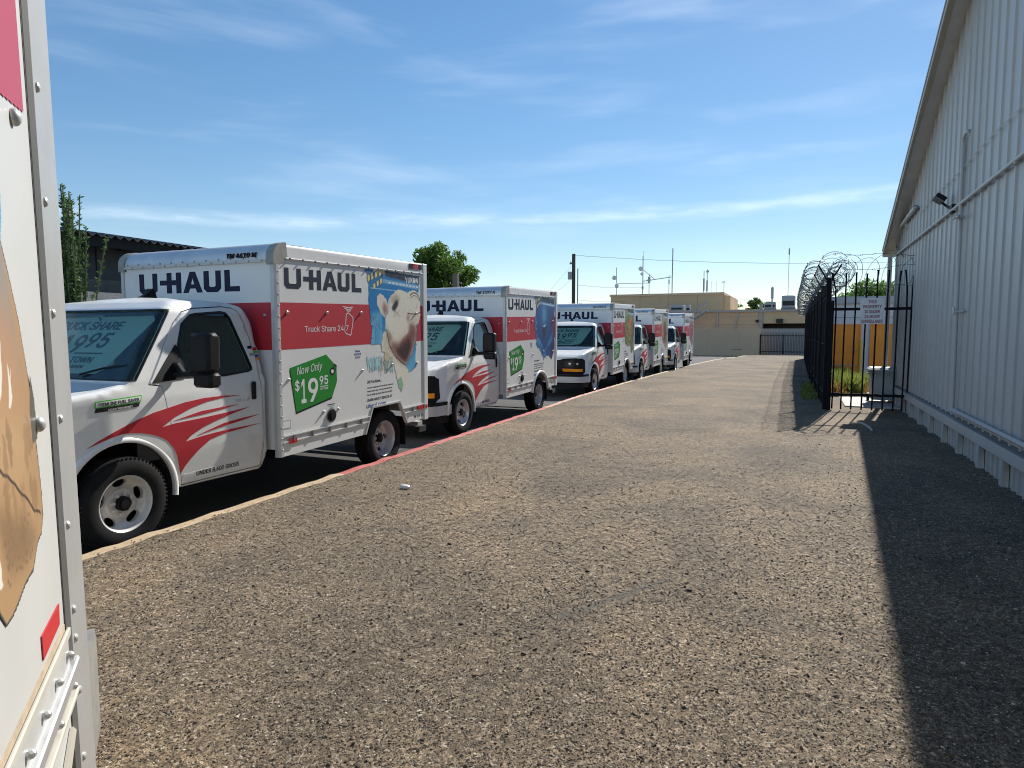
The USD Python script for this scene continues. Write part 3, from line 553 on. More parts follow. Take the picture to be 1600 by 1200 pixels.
def cab_parts():
    """solid pieces of the cab that every truck shares"""
    if _cab: return _cab
    win_big = WINDOW.buffer(.018); shield_big = SHIELD.buffer(.012)
    slab = lambda o: ext([(-.25, 1.2), (.065+o, 1.2), (.135+o, 1.315), (.395+o, 1.655), (.645+o, 1.99), (.3, 2.05)], 'x', -1.2, 1.2); yb = lambda p, o=0.: ext(p, 'y', -.25, .95) ^ slab(o)
    cav = cab_off(-.045) ^ Manifold.cube([2.4, 1.34, 1.40]).translate([-1.2, .16, .66])
    wells = Manifold.cylinder(.46, .455, .455, 48).rotate([0, 90, 0]).translate([.62, 0, HUBZ+.03])
    wells = wells+Manifold.cylinder(.46, .455, .455, 48).rotate([0, 90, 0]).translate([-1.08, 0, HUBZ+.03])
    wells = wells+Manifold.cube([.46, .91, .5]).translate([.62, -.455, -.1])+Manifold.cube([.46, .91, .5]).translate([-1.08, -.455, -.1])
    solid = cab_off(0.)-wells
    nose = ext([(-.93, .60), (.93, .60), (.955, .66), (.95, .98), (.92, 1.03), (.75, 1.045), (.42, 1.03), (.30, .99), (-.30, .99), (-.42, 1.03), (-.75, 1.045), (-.92, 1.03), (-.95, .98), (-.955, .66)], 'y', -1.2, -.56)
    wx = ext(win_big, 'x', .5, 1.3)+ext(win_big, 'x', -1.3, -.5)
    shell = solid-cav-wx-yb(shield_big, .012)
    dx = ext(DOOR, 'x', .45, 1.3); dx2 = ext(DOOR.buffer(.009), 'x', .45, 1.3)
    deep = cab_off(.05)-cab_off(-.055)
    _cab['body'] = shell-(dx2 ^ deep)-(nose ^ skin(.05, -.012))-((ext(LineString([(.80, -.80), (.84, -.4), (.90, .02)]).buffer(.004), 'z', .9, 1.6)+ext(LineString([(-.80, -.80), (-.84, -.4), (-.90, .02)]).buffer(.004), 'z', .9, 1.6)) ^ skin(.01, -.01))
    _cab['door'] = (shell ^ dx) ^ deep
    band = lambda a, b: (skin(a, b))
    _cab['glass'] = skin(-.006, -.011) ^ ext(WINDOW.buffer(.004), 'x', .5, 1.3)
    _cab['glass2'] = skin(-.006, -.011) ^ ext(WINDOW.buffer(.004), 'x', -1.3, -.5)
    _cab['wtrim'] = skin(.003, -.02) ^ (ext(win_big.difference(WINDOW), 'x', .5, 1.3))
    _cab['wtrim2'] = skin(.003, -.02) ^ (ext(win_big.difference(WINDOW), 'x', -1.3, -.5))
    _cab['sail'] = skin(.006, -.004) ^ ext(SAIL, 'x', .5, 1.3)
    _cab['shield'] = skin(-.006, -.012) ^ yb(SHIELD.buffer(.003), .003)
    _cab['strim'] = skin(.003, -.02) ^ (yb(shield_big, .012)-yb(SHIELD))
    _cab['lining'] = ((cab_off(-.047)-cab_off(-.054)) ^ Manifold.cube([2.4, 1.34, 1.40]).translate([-1.2, .16, .66]))-wx-yb(shield_big, .012)
    _cab['fascia'] = skin(.001, -.03) ^ nose
    _cab['swoosh'] = skin(.0025, -.002) ^ ext(SW, 'x', .5, 1.3)
    _cab['sill'] = skin(.0015, -.002) ^ ext(Polygon([(.56, .425), (1.33, .425), (1.33, .50), (.56, .495)]), 'x', .5, 1.3)
    _cab['under'] = skin(.0032, -.002) ^ ext(fit(text_poly('UNDER 8,600 GROSS', 1, True), .69, 1.17, .445, .495), 'x', .5, 1.3)
    _cab['short'] = skin(.0032, -.002) ^ ext(fit(text_poly('USE VEHICLE', 1, True), .80, 1.12, .445, .495), 'x', .5, 1.3)
    tagp = Polygon([(-.19, 1.155), (.165, 1.172), (.178, 1.21), (-.185, 1.19)])
    _cab['fuelgreen'] = skin(.002, -.002) ^ ext(tagp.buffer(.010), 'x', .5, 1.3)
    _cab['fuel'] = skin(.0032, -.002) ^ ext(tagp, 'x', .5, 1.3)
    _cab['fuelbase'] = skin(.0032, -.002) ^ ext(Polygon([(-.20, 1.113), (.15, 1.13), (.165, 1.163), (-.19, 1.146)]), 'x', .5, 1.3)
    from shapely import affinity
    rot = lambda p: affinity.affine_transform(p, [1, 0, .05, 1, 0, 0])
    _cab['fueltext'] = skin(.0044, -.002) ^ ext(rot(fit(text_poly('TRIMLINE FUEL SAVER', 1, True), -.175, .16, 1.166, 1.193)), 'x', .5, 1.3)
    _cab['fueltext2'] = skin(.0044, -.002) ^ ext(rot(fit(text_poly('SAVES YOU MONEY', 1, True), -.10, .10, 1.124, 1.140)), 'x', .5, 1.3)
    _cab['badge'] = skin(.004, -.002) ^ ext(fit(text_poly('EX L 3', 1, True), 1.14, 1.30, 1.07, 1.095), 'x', .5, 1.3)
    _cab['stickers'] = [(skin(.002, -.002) ^ ext(Polygon([(a, b), (a+.05, b), (a+.055, b+.028), (a+.005, b+.028)]), 'x', .5, 1.3), c) for a, b, c in ((1.385, 1.565, 'navy'), (1.39, 1.53, 'decwhite'), (1.395, 1.495, 'grey'), (1.40, 1.46, 'decwhite'), (1.445, 1.55, 'reddark'), (1.45, 1.52, 'greenlite'), (1.455, 1.48, 'blue'), (1.46, 1.45, 'amber'))]
    _cab['arch'] = arch_lip()
    return _cab
def arch_lip(hub=0., r0=.455, zc=HUBZ+.03, x0=.93, x1=1.034, a0=-.14, a1=math.pi+.05):
    V, F = [], []
    prof = [(0, x0), (0, x1-.006), (.008, x1), (.024, x1), (.040, x1-.010), (.046, x1-.024), (.046, x0)]
    A = np.linspace(a0, a1, 40); n = len(prof)
    for a in A:
        for dr, x in prof: V.append((x, hub+(r0+dr)*math.cos(a), zc+(r0+dr)*math.sin(a)))
    for i in range(len(A)-1):
        for k in range(n): F.append((i*n+k, i*n+(k+1) % n, (i+1)*n+(k+1) % n, (i+1)*n+k))
    F = np.array(F); t = trimesh.Trimesh(V, np.vstack([F[:, [0, 1, 2]], F[:, [0, 2, 3]]]), process=False); t.fix_normals(); return t
def well_liner(hub, xs0, xs1, r=.452, z=HUBZ+.03):
    A = np.linspace(-.35, math.pi+.35, 28); V, F = [], []
    for a in A:
        for x in (xs0, xs1): V.append((x, hub+r*math.cos(a), max(z+r*math.sin(a), .2)))
    for i in range(len(A)-1): F += [(2*i, 2*i+1, 2*i+3), (2*i, 2*i+3, 2*i+2)]
    back = [(xs0, hub+r*math.cos(a), max(z+r*math.sin(a), .2)) for a in A]; c = len(V); V += back+[(xs0, hub, z)]
    F += [(c+i, c+i+1, c+len(back)) for i in range(len(back)-1)]
    return trimesh.Trimesh(V, F, process=False)
def flat_x(poly, x, t=.0010): return rake(ext(poly, 'x', x, x+t))
def flat_y(poly, y, t=.0010): return rake(ext(poly, 'y', y-t, y))
def dome_bolt(r, h, axis):
    t = trimesh.creation.icosphere(1, r); t.vertices = t.vertices*([h/r, 1, 1] if axis == 'x' else [1, h/r, 1]); return t
TAG = Polygon([(1.767, 1.318), (2.331, 1.427), (2.45, 1.33), (2.503, 1.28), (2.509, 1.12), (2.418, .95), (1.848, .855)])
def box_truck(label, X, Y, rz, art, arch, rim, opts):
    c = cab_parts()
    T = thing('box_truck', label, 'truck', (X, Y, ZA), rz, 'rental box trucks parked in a row along the kerb')
    body = part(T, 'cab_body', c['body'], M['white'], 40)
    # cab
    part(body, 'arch_lip', c['arch'], M['white'], 40); part(body, 'arch_lip', mirrored(c['arch']), M['white'], 40)
    part(body, 'wheel_well', cat_([well_liner(0, .62, 1.0), mirrored(well_liner(0, .62, 1.0))]), M['under'])
    d = part(T, 'door', c['door'], M['white'], 40)
    part(d, 'window', c['glass'], M['glass'], 40); part(d, 'window_trim', c['wtrim'], M['trim'], 40); part(d, 'mirror_base', c['sail'], M['black'], 40)
    part(d, 'handle', cat_([to_tri(rbx(1.022, 1.045, 1.335, 1.395, 1.075, 1.25, .012)), to_tri(rbx(1.04, 1.052, 1.345, 1.375, 1.13, 1.23, .004))]), M['black'], label='black upright door handle')
    part(d, 'lock', cyl((1.0, 1.30, 1.10), (1.038, 1.30, 1.10), .012, 10), M['chrome'])
    part(d, 'sill_strip', c['sill'], M['decwhite']); part(d, 'lettering', c['under'] if opts.get('under') else c['short'], M['ink'])
    part(d, 'badge', c['badge'], M['chrome'])
    for m, col in c['stickers']: part(body, 'sticker', m, M[col])
    part(body, 'window', c['glass2'], M['glass'], 40); part(body, 'window_trim', c['wtrim2'], M['trim'], 40)
    part(T, 'windshield', c['shield'], M['glass'], 40); part(T, 'windshield_trim', c['strim'], M['trim'], 40)
    part(T, 'red_stripe_graphic', c['swoosh'], M['red'], 40)
    part(T, 'fuel_badge', c['fuelgreen'], M['greenlite']); part(T, 'fuel_badge_plate', c['fuel'], M['decwhite']); part(T, 'fuel_badge_plate', c['fuelbase'], M['ink'])
    part(T, 'lettering', c['fueltext'], M['ink']); part(T, 'lettering', c['fueltext2'], M['decwhite'])
    part(T, 'cab_lining', c['lining'], M['interior'])
    part(T, 'dashboard', cat_([to_tri(rbx(-.88, .88, .18, .52, .9, 1.26, .06))]), M['interior'])
    for sx in (-.45, .45):
        part(T, 'seat', cat_([to_tri(rbx(sx-.25, sx+.25, .68, 1.2, .78, .98, .05)), to_tri(rbx(sx-.24, sx+.24, 1.14, 1.28, .95, 1.52, .05)), to_tri(rbx(sx-.12, sx+.12, 1.17, 1.26, 1.55, 1.72, .03))]), M['seat'])
    sw = trimesh.creation.torus(.19, .016, 24, 8); sw.apply_transform(trimesh.transformations.rotation_matrix(1.15, [1, 0, 0])); sw.apply_translation([.45, .60, 1.22]); part(T, 'steering_wheel', sw, M['black'], True)
    # card hanging behind the windshield
    sl = math.atan2(.59, .45); e2 = np.array([0, math.cos(sl), math.sin(sl)])
    def on_shield(poly, off, x0=0.):
        m = to_tri(CrossSection(contours(poly), FillRule.EvenOdd).extrude(.003)); v = m.vertices
        nrm = np.array([0, -e2[2], e2[1]]); base = np.array([0, .155, 1.36])-nrm*.05
        m.vertices = base+np.outer(v[:, 0]+x0, [1, 0, 0])+np.outer(v[:, 1], e2)+np.outer(v[:, 2]+off, nrm); return m
    if opts.get('card', True):
        cx = opts.get('cardx', 0.)
        cardp = Polygon([(-.68, .66), (.66, .68), (.71, .63), (.48, .10), (.40, .05), (-.42, .05), (-.50, .10), (-.74, .60)])
        card = part(T, 'sunshade_card', on_shield(cardp, 0, cx), M['shade'], label='pale teal card with dark lettering behind the windshield')
        for s, a, b, q, r_, sh in (('TRUCK SHARE', -.56, .36, .52, .615, .15), ('$19', -.50, .0, .24, .49, .1), ('95', .03, .32, .32, .49, .2), ('IN-TOWN', -.22, .26, .16, .225, .15), ('PLUS MILEAGE', -.25, .2, .105, .135, .1)):
            part(card, 'lettering', on_shield(fit(text_poly(s, 1, True), a, b, q, r_, sh), .004, cx), M['shadeink'])
        part(card, 'underline', on_shield(sbox(-.05, .255, .33, .268), .004, cx), M['shadeink'])
    part(T, 'rear_view_mirror', cat_([to_tri(rbx(-.12, .12, .60, .63, 1.70, 1.775, .012)), cyl((0, .6, 1.78), (0, .56, 1.87), .008, 8)]), M['black'])
    for sx in (-.35, .4): part(T, 'wiper', tube([(sx, .10, 1.375), (sx+.22, .16, 1.43), (sx+.46, .185, 1.455)], .009, 6), M['black'])
    fin = Polygon([(.90, 2.03), (1.16, 2.03), (1.14, 2.085), (1.12, 2.15), (1.07, 2.153), (1.03, 2.095)])
    part(T, 'antenna', ext(fin, 'x', -.022, .022), M['black'], 30)
    # towing mirrors
    for s in (1, -1):
        g = [to_tri(rbx(1.14, 1.37, .54, .68, 1.385, 1.72, .03)), to_tri(rbx(1.16, 1.375, .55, .68, 1.255, 1.38, .025)), tube([(.93, .50, 1.36), (1.05, .54, 1.365), (1.2, .60, 1.375)], .026, 8), tube([(.90, .52, 1.45), (1.0, .55, 1.44), (1.05, .56, 1.37)], .03, 8)]
        gl = [bx(1.165, 1.345, .682, .685, 1.42, 1.69), bx(1.185, 1.35, .682, .685, 1.275, 1.36)]
        g, gl = cat_(g), cat_(gl)
        mp = part(T, 'side_mirror', g if s > 0 else mirrored(g), M['black'], 40); part(mp, 'mirror_glass', gl if s > 0 else mirrored(gl), M['lens'])
    # front end
    fa = part(T, 'grille', c['fascia'], M['black'], 40, label='black grille panel across the nose')
    for k in range(4): part(fa, 'grille_bar', to_tri(skin(.008, -.004) ^ ext(sbox(-.42, .68+.075*k, .42, .70+.075*k), 'y', -1.2, -.6)), M['trim'])
    for s in (1, -1):
        hl = to_tri(skin(.006, -.006) ^ ext(sbox(.46, .80, .91, .97), 'y', -1.2, -.55)); tl = to_tri(skin(.007, -.006) ^ ext(sbox(.40, .675, .92, .755), 'y', -1.2, -.55))
        part(T, 'headlight', hl if s > 0 else mirrored(hl), M['trim'], 40)
        for hx in (.60, .78):
            q = moved(dome_bolt(.055, .025, 'y'), (hx*s, -.895 if hx < .7 else -.845, .885)); part(T, 'headlight_lens', q, M['lens'], True)
        part(T, 'turn_signal', tl if s > 0 else mirrored(tl), M['amber'], 40, label='amber turn signal below the headlight')
    pl = [(0, -1.0), (.5, -.99), (.74, -.965), (.90, -.90), (.985, -.77), (1.02, -.5), (1.03, -.375)]
    plan = Polygon(pl+[(-a, b) for a, b in pl[::-1][:-1]]); inner = Polygon([(a*.93, b+.09) for a, b in pl]+[(-a*.93, b+.09) for a, b in pl[::-1][:-1]]+[(-.94, -.36), (.94, -.36)])
    ring = plan.difference(inner)
    bm = part(T, 'bumper', ext(ring, 'z', .385, .545), M['bumper'] if not opts.get('darkbumper') else M['black'], 40)
    part(bm, 'bumper_top', ext(plan.buffer(-.012).difference(inner), 'z', .545, .60), M['black'], 40); part(bm, 'air_dam', ext(plan.buffer(-.03).difference(inner.buffer(.01)), 'z', .25, .385), M['black'], 40)
    # wheels
    for y, rm in ((0., RIM_F), (3.53, RIM_R)):
        for s in (1, -1):
            a = rng.random()*6
            tt = [moved(turned_x(q, a), (0, y, HUBZ)) for q in (TYRE, rm[0], rm[1])]
            if s < 0: tt = [mirrored(q) for q in tt]
            w = part(T, 'wheel', tt[0], M['rubber'], 40)
            part(w, 'rim', tt[1], M[rim[0 if y == 0 else 1]], 40); part(w, 'hub', tt[2], M['black'], 30)
    # box
    sp, ar = side_panel_poly(arch)
    core = cat_([bx(-HW+.03, HW-.03, YB0+.03, YB1-.02, .78, 2.44), bx(-.55, .55, YB0-.4, YB1-.1, .42, .77)])
    part(T, 'box_core', rake(core), M['panel'] if False else M['under'])
    front = part(T, 'front_panel', rake(bx(-HW+.05, HW-.05, YB0, YB0+.028, .5, 2.385)), M['panel'])
    side = part(T, 'side_panel', rake(ext(sp, 'x', HW-.032, HW)), M['panel']); part(T, 'side_panel', rake(ext(sp, 'x', -HW, -HW+.032)), M['panel'])
    part(T, 'roof', rake(bx(-HW+.02, HW-.02, YB0+.2, YB1, 2.44, ZB1+.01)), M['roofgrey'])
    part(T, 'rear_door', rake(bx(-HW+.1, HW-.1, YB1-.02, YB1-.0, .5, 2.42)), M['panel'])
    # red stripe
    z0, z1 = 1.51, 1.985
    st = sbox(YB0+.035, z0, YB1-.095, z1)
    part(side, 'red_stripe', flat_x(st, HW), M['red']); part(front, 'red_stripe', flat_y(sbox(-HW+.055, z0, HW-.055, z1), YB0), M['red'])
    # rounded front cap
    capp = [(YB0-.012, 2.385), (YB0-.02, 2.415), (YB0-.015, 2.44)]+[(YB0+.155-.17*math.cos(t), 2.44+.14*math.sin(t)) for t in np.linspace(.1, math.pi/2, 9)]+[(YB0+.5, 2.58), (YB0+.5, 2.385)]
    cp = part(T, 'front_cap', rake(ext(capp, 'x', -HW+.09, HW-.09)), M['alu'], 35, label='rounded aluminium roof cap over the cab')
    part(cp, 'cap_strip', rake(bx(-HW+.09, HW-.09, YB0-.030, YB0-.008, 2.385, 2.405)), M['aludull'])
    for k in range(24):
        x = -HW+.14+k*(2*HW-.28)/23
        part(cp, 'rivet', rake(moved(dome_bolt(.009, .007, 'y'), (x, YB0-.031 if k % 2 else YB0-.019, 2.395 if k % 2 else 2.428))), M['boltdark'])
    for s in (1, -1):
        ccp = [(YB0-.028, 2.36)]+[(YB0+.15-.178*math.cos(t), 2.44+.145*math.sin(t)) for t in np.linspace(0, math.pi/2, 8)]+[(YB0+.17, 2.42), (YB0+.05, 2.36)]
        part(T, 'corner_casting', rake(ext(ccp, 'x', HW-.09 if s > 0 else -HW-.008, HW+.008 if s > 0 else -HW+.09)), M['cast'], 30)
        pp = Polygon([(HW-.055, YB0-.012), (HW-.01, YB0-.012), (HW+.008, YB0+.008), (HW+.008, YB0+.045), (HW-.02, YB0+.045), (HW-.055, YB0+.02)])
        cm = ext(pp, 'z', ZB0-.0, 2.36)
        po = part(T, 'corner_post', rake(to_tri(cm) if s > 0 else mirrored(cm)), M['aludull'], 30)
        if s > 0:
            for k in range(17): part(po, 'rivet', rake(moved(dome_bolt(.009, .008, 'x'), (HW+.009, YB0+.028, .50+k*.112))), M['bolt'])
        rp = rbx(HW-.05, HW+.012, YB1-.09, YB1+.01, ZB0-.02, 2.56, .008); part(T, 'rear_post', rake(to_tri(rp) if s > 0 else mirrored(rp)), M['white'])
        tr = ext([(HW-.03, 2.41), (HW+.006, 2.41), (HW+.012, 2.425), (HW+.006, 2.44), (HW+.004, 2.53), (HW-.012, 2.560), (HW-.05, 2.566), (HW-.05, 2.41)], 'y', YB0+.14, YB1-.09)
        rl = part(T, 'top_rail', rake(to_tri(tr) if s > 0 else mirrored(tr)), M['railwhite'], 30, label='white top rail along the box')
        if s > 0:
            for k in range(14): part(rl, 'rivet', rake(moved(dome_bolt(.012, .012, 'x'), (HW+.012, YB0+.2+k*.19, 2.425))), M['boltdark'])
        bp = sbox(YB0+.05, .555, YB1-.09, .645).difference(ar.buffer(.015))
        br = ext(bp, 'x', HW, HW+.0020)
        bt = part(T, 'bottom_rail', rake(to_tri(br) if s > 0 else mirrored(br)), M['aludull'], label='dusty lower rub rail')
        if s > 0:
            for zz in (.565, .628): part(bt, 'rail_bead', rake(ext(sbox(YB0+.05, zz, YB1-.09, zz+.01).difference(ar.buffer(.02)), 'x', HW+.006, HW+.014)), M['panel'])
            for k in range(10):
                y = YB0+.18+k*.285
                if not ar.buffer(.03).contains(Polygon([(y, .58), (y+.01, .58), (y, .59)])): part(bt, 'rail_clip', rake(bx(HW+.006, HW+.02, y, y+.022, .567, .63)), M['boltdark'])
    if arch == 'angled':
        rim_ = ar.buffer(.022, join_style=2).difference(ar).intersection(sbox(2.9, ZB0, 4.1, 1)); part(side, 'arch_trim', flat_x(rim_, HW, .012), M['aludull'])
        part(side, 'wheel_well', rake(bx(.5, HW-.034, 3.0, 3.95, .77, .775)), M['under'])
    else: part(side, 'arch_trim', rake(arch_lip(3.45, .455, .33, HW-.03, HW+.02, .12, math.pi-.12)), M['white'], 40)
    part(T, 'mud_flap', bx(.80, 1.06, 3.98, 3.99, .22, .60), M['rubber'])
    part(T, 'rear_bumper', bx(-.95, .95, YB1+.02, YB1+.14, .40, .46), M['aludull']); part(T, 'step_bracket', bx(1.0, 1.08, YB1-.15, YB1+.03, .34, .42), M['under'])
    part(T, 'marker_lamp', rake(bx(HW+.003, HW+.012, 4.12, 4.24, 2.475, 2.54)), M['reddark']); part(T, 'marker_lamp', rake(bx(HW+.003, HW+.011, 4.03, 4.12, 2.475, 2.54)), M['black']); part(T, 'marker_lamp', rake(bx(HW+.003, HW+.011, 4.24, 4.33, 2.475, 2.54)), M['black'])
    for y0, y1, z in ((1.72, 1.83, .545), (4.19, 4.335, .57), (4.395, 4.445, .57)): part(side, 'reflector', rake(bx(HW+.012, HW+.017, y0, y1, z, z+.048)), M['reddark'])
    part(side, 'notice', flat_x(sbox(1.64, .70, 1.76, .79), HW), M['grey']); part(side, 'notice', flat_x(sbox(1.65, .71, 1.75, .78), HW+.0010), M['decwhite'])
    # lettering on the box
    part(front, 'logo_lettering', flat_y(fit(UH, -.83, .65, 2.105, 2.325), YB0, .0012), M['navy'])
    part(front, 'lettering', rake(ext(fit(text_poly(opts['unit'], 1), .50, .90, 2.435, 2.484, .12), 'y', YB0-.0265, YB0-.008)), M['ink'])
    part(side, 'logo_lettering', flat_x(fit(UH, 1.72, 2.99, 2.125, 2.335), HW, .0012), M['navy'])
    part(side, 'lettering', flat_x(fit(text_poly('Truck Share 24/7', 1), 2.0, 2.73, 1.67, 1.745), HW+.0010), M['decwhite'])
    ph = Polygon([(2.69, 1.87), (2.735, 1.89), (2.82, 1.835), (2.825, 1.80), (2.785, 1.64), (2.765, 1.62), (2.68, 1.645), (2.665, 1.665)]); part(side, 'phone_outline', flat_x(ph.difference(ph.buffer(-.010)).difference(sbox(2.5, 1.67, 2.74, 1.75)), HW+.0010), M['decwhite'])
    part(side, 'wave_mark', flat_x(unary_union([LineString([(2.70-.03*k, 1.915+.02*k), (2.735, 1.90+.022*k), (2.775+.02*k, 1.91+.02*k)]).buffer(.005) for k in range(3)]), HW+.0010), M['decwhite'])
    part(side, 'price_tag_shadow', flat_x(Polygon([(a-.008, b-.022) for a, b in TAG.exterior.coords]), HW), M['ink']); tg = part(side, 'price_tag', flat_x(TAG, HW+.0010), M['green'], label='green price tag graphic')
    wp = lambda s, a, b, q, r_, bold=True, sh=0.: part(tg, 'lettering', flat_x(fit(text_poly(s, 1, bold), a, b, q, r_, sh), HW+.0020), M['decwhite'])
    from shapely import affinity
    nw = affinity.affine_transform(fit(text_poly('Now Only', 1), 0, .40, 0, .105, .25), [1, 0, .08, 1, 1.865, 1.215]); part(tg, 'lettering', flat_x(nw, HW+.0020), M['decwhite'])
    wp('$', 1.835, 1.90, 1.06, 1.19); wp('1', 1.925, 2.00, .935, 1.19); wp('9', 2.03, 2.19, .935, 1.19); wp('95', 2.215, 2.355, 1.10, 1.20); wp('IN-TOWN', 2.225, 2.35, 1.045, 1.07)
    part(tg, 'underline', flat_x(sbox(2.222, 1.08, 2.355, 1.088), HW+.0020), M['decwhite'])
    from shapely.geometry import Point
    part(tg, 'tag_hole', flat_x(Point(2.43, 1.235).buffer(.042), HW+.0020), M['ink']); part(tg, 'tag_hole', flat_x(Point(2.43, 1.235).buffer(.022), HW+.0030), M['decwhite'])
    part(tg, 'tag_string', flat_x(LineString([(2.44, 1.26), (2.47, 1.31), (2.50, 1.29), (2.49, 1.25)]).buffer(.008), HW+.0020), M['ink'])
    part(side, 'fuel_cap', cat_([rake(cyl((HW-.01, 2.40, .745), (HW+.012, 2.40, .745), .068, 24)), rake(cyl((HW+.01, 2.40, .745), (HW+.03, 2.40, .745), .04, 16))]), M['black'], 30)
    part(side, 'fuel_cap_ring', flat_x(Point(2.40, .745).buffer(.085), HW), M['grey'])
    for k in range(3): part(side, 'lettering', flat_x(sbox(2.34+.02*k, .865-.02*k, 2.46-.012*k, .874-.02*k), HW), M['grey' if k else 'ink'])
    for k, (s, a, b) in enumerate((('New', 2.855, 2.945), ('HOST', 2.83, 2.97), ('DAY', 2.855, 2.945))): part(side, 'lettering', flat_x(fit(text_poly(s, 1, True), a, b, 1.425-.037*k, 1.45-.037*k), HW), M['blue'])
    part(side, 'lettering', flat_x(fit(text_poly('Did You Know...', 1, True), 3.075, 3.37, 1.035, 1.072, .2), HW), M['ink'])
    for k, (s, w_) in enumerate((('Camels migrated from North America' if art is draw_camel else 'Wonders found close beside the road', .56), ('many ages ago, a long enough time', .53), ('for a walk across the far north?', .53))): part(side, 'lettering', flat_x(fit(text_poly(s, 1), 3.07, 3.07+w_, .968-.042*k, .992-.042*k, .15), HW), M['ink'])
    part(side, 'lettering', flat_x(fit(text_poly('LEARN ABOUT BEASTS AT', 1, True), 3.06, 3.60, .815, .848, .15), HW), M['ink'])
    part(side, 'lettering', flat_x(fit(text_poly('uhaul.com', 1, True), 3.05, 3.46, .735, .785), HW), M['blue'])
    part(side, 'lettering', flat_x(fit(text_poly('N o t 8', 1, True), 4.12, 4.335, .465, .50), HW), M['ink'])
    graphic(side, art, 3.02, 4.345, .82, 2.50, HW+.0022)
    # rope hooks
    for y, z in ((1.75, 1.885), (2.36, 1.885), (2.97, 1.885), (4.19, 1.885), (2.98, 1.20), (1.745, 1.20), (2.27, .80), (2.52, .80), (4.2, 1.21), (3.6, 1.23)):
        part(side, 'rope_hook', rake(cat_([moved(dome_bolt(.018, .010, 'x'), (HW+.003, y, z)), moved(trimesh.creation.icosphere(1, .011), (HW+.014, y, z+.003))])), M['bolt'])
    part(front, 'rope_hook', rake(moved(dome_bolt(.016, .02, 'y'), (.98, YB0-.006, 1.86))), M['bolt'])
    return T
box_truck('nearest white box truck, its side printed with a pale camel on blue', -5.87, 3.43, 0., draw_camel, 'angled', ('steel', 'chrome'), dict(under=True, unit='TM 4610 M', darkbumper=True))
box_truck('second white box truck, its side printed with a dark blue glowing orb', -6.235, 9.80, -.002, draw_orb, 'round', ('chrome', 'chrome'), dict(unit='TM 1297 A'))
box_truck('third white box truck, its side printed in green and orange garden tones', -6.21, 17.60, .003, draw_garden, 'round', ('chrome', 'chrome'), dict(unit='TM 2085 A', cardx=.06))
box_truck('fourth white box truck, partly hidden by the third, with a tan and brown side print', -6.03, 22.75, 0., lambda a, b, c_: draw_relic(a, b, c_), 'round', ('chrome', 'steel'), dict(unit='TM 3310 B', card=False))
box_truck('farthest white box truck at the end of the parked row', -5.86, 28.7, 0., lambda a, b, c_: draw_relic(a, b, c_, (150, 120, 130), (160, 60, 70), 77), 'round', ('steel', 'steel'), dict(unit='TM 1764 C', card=False))
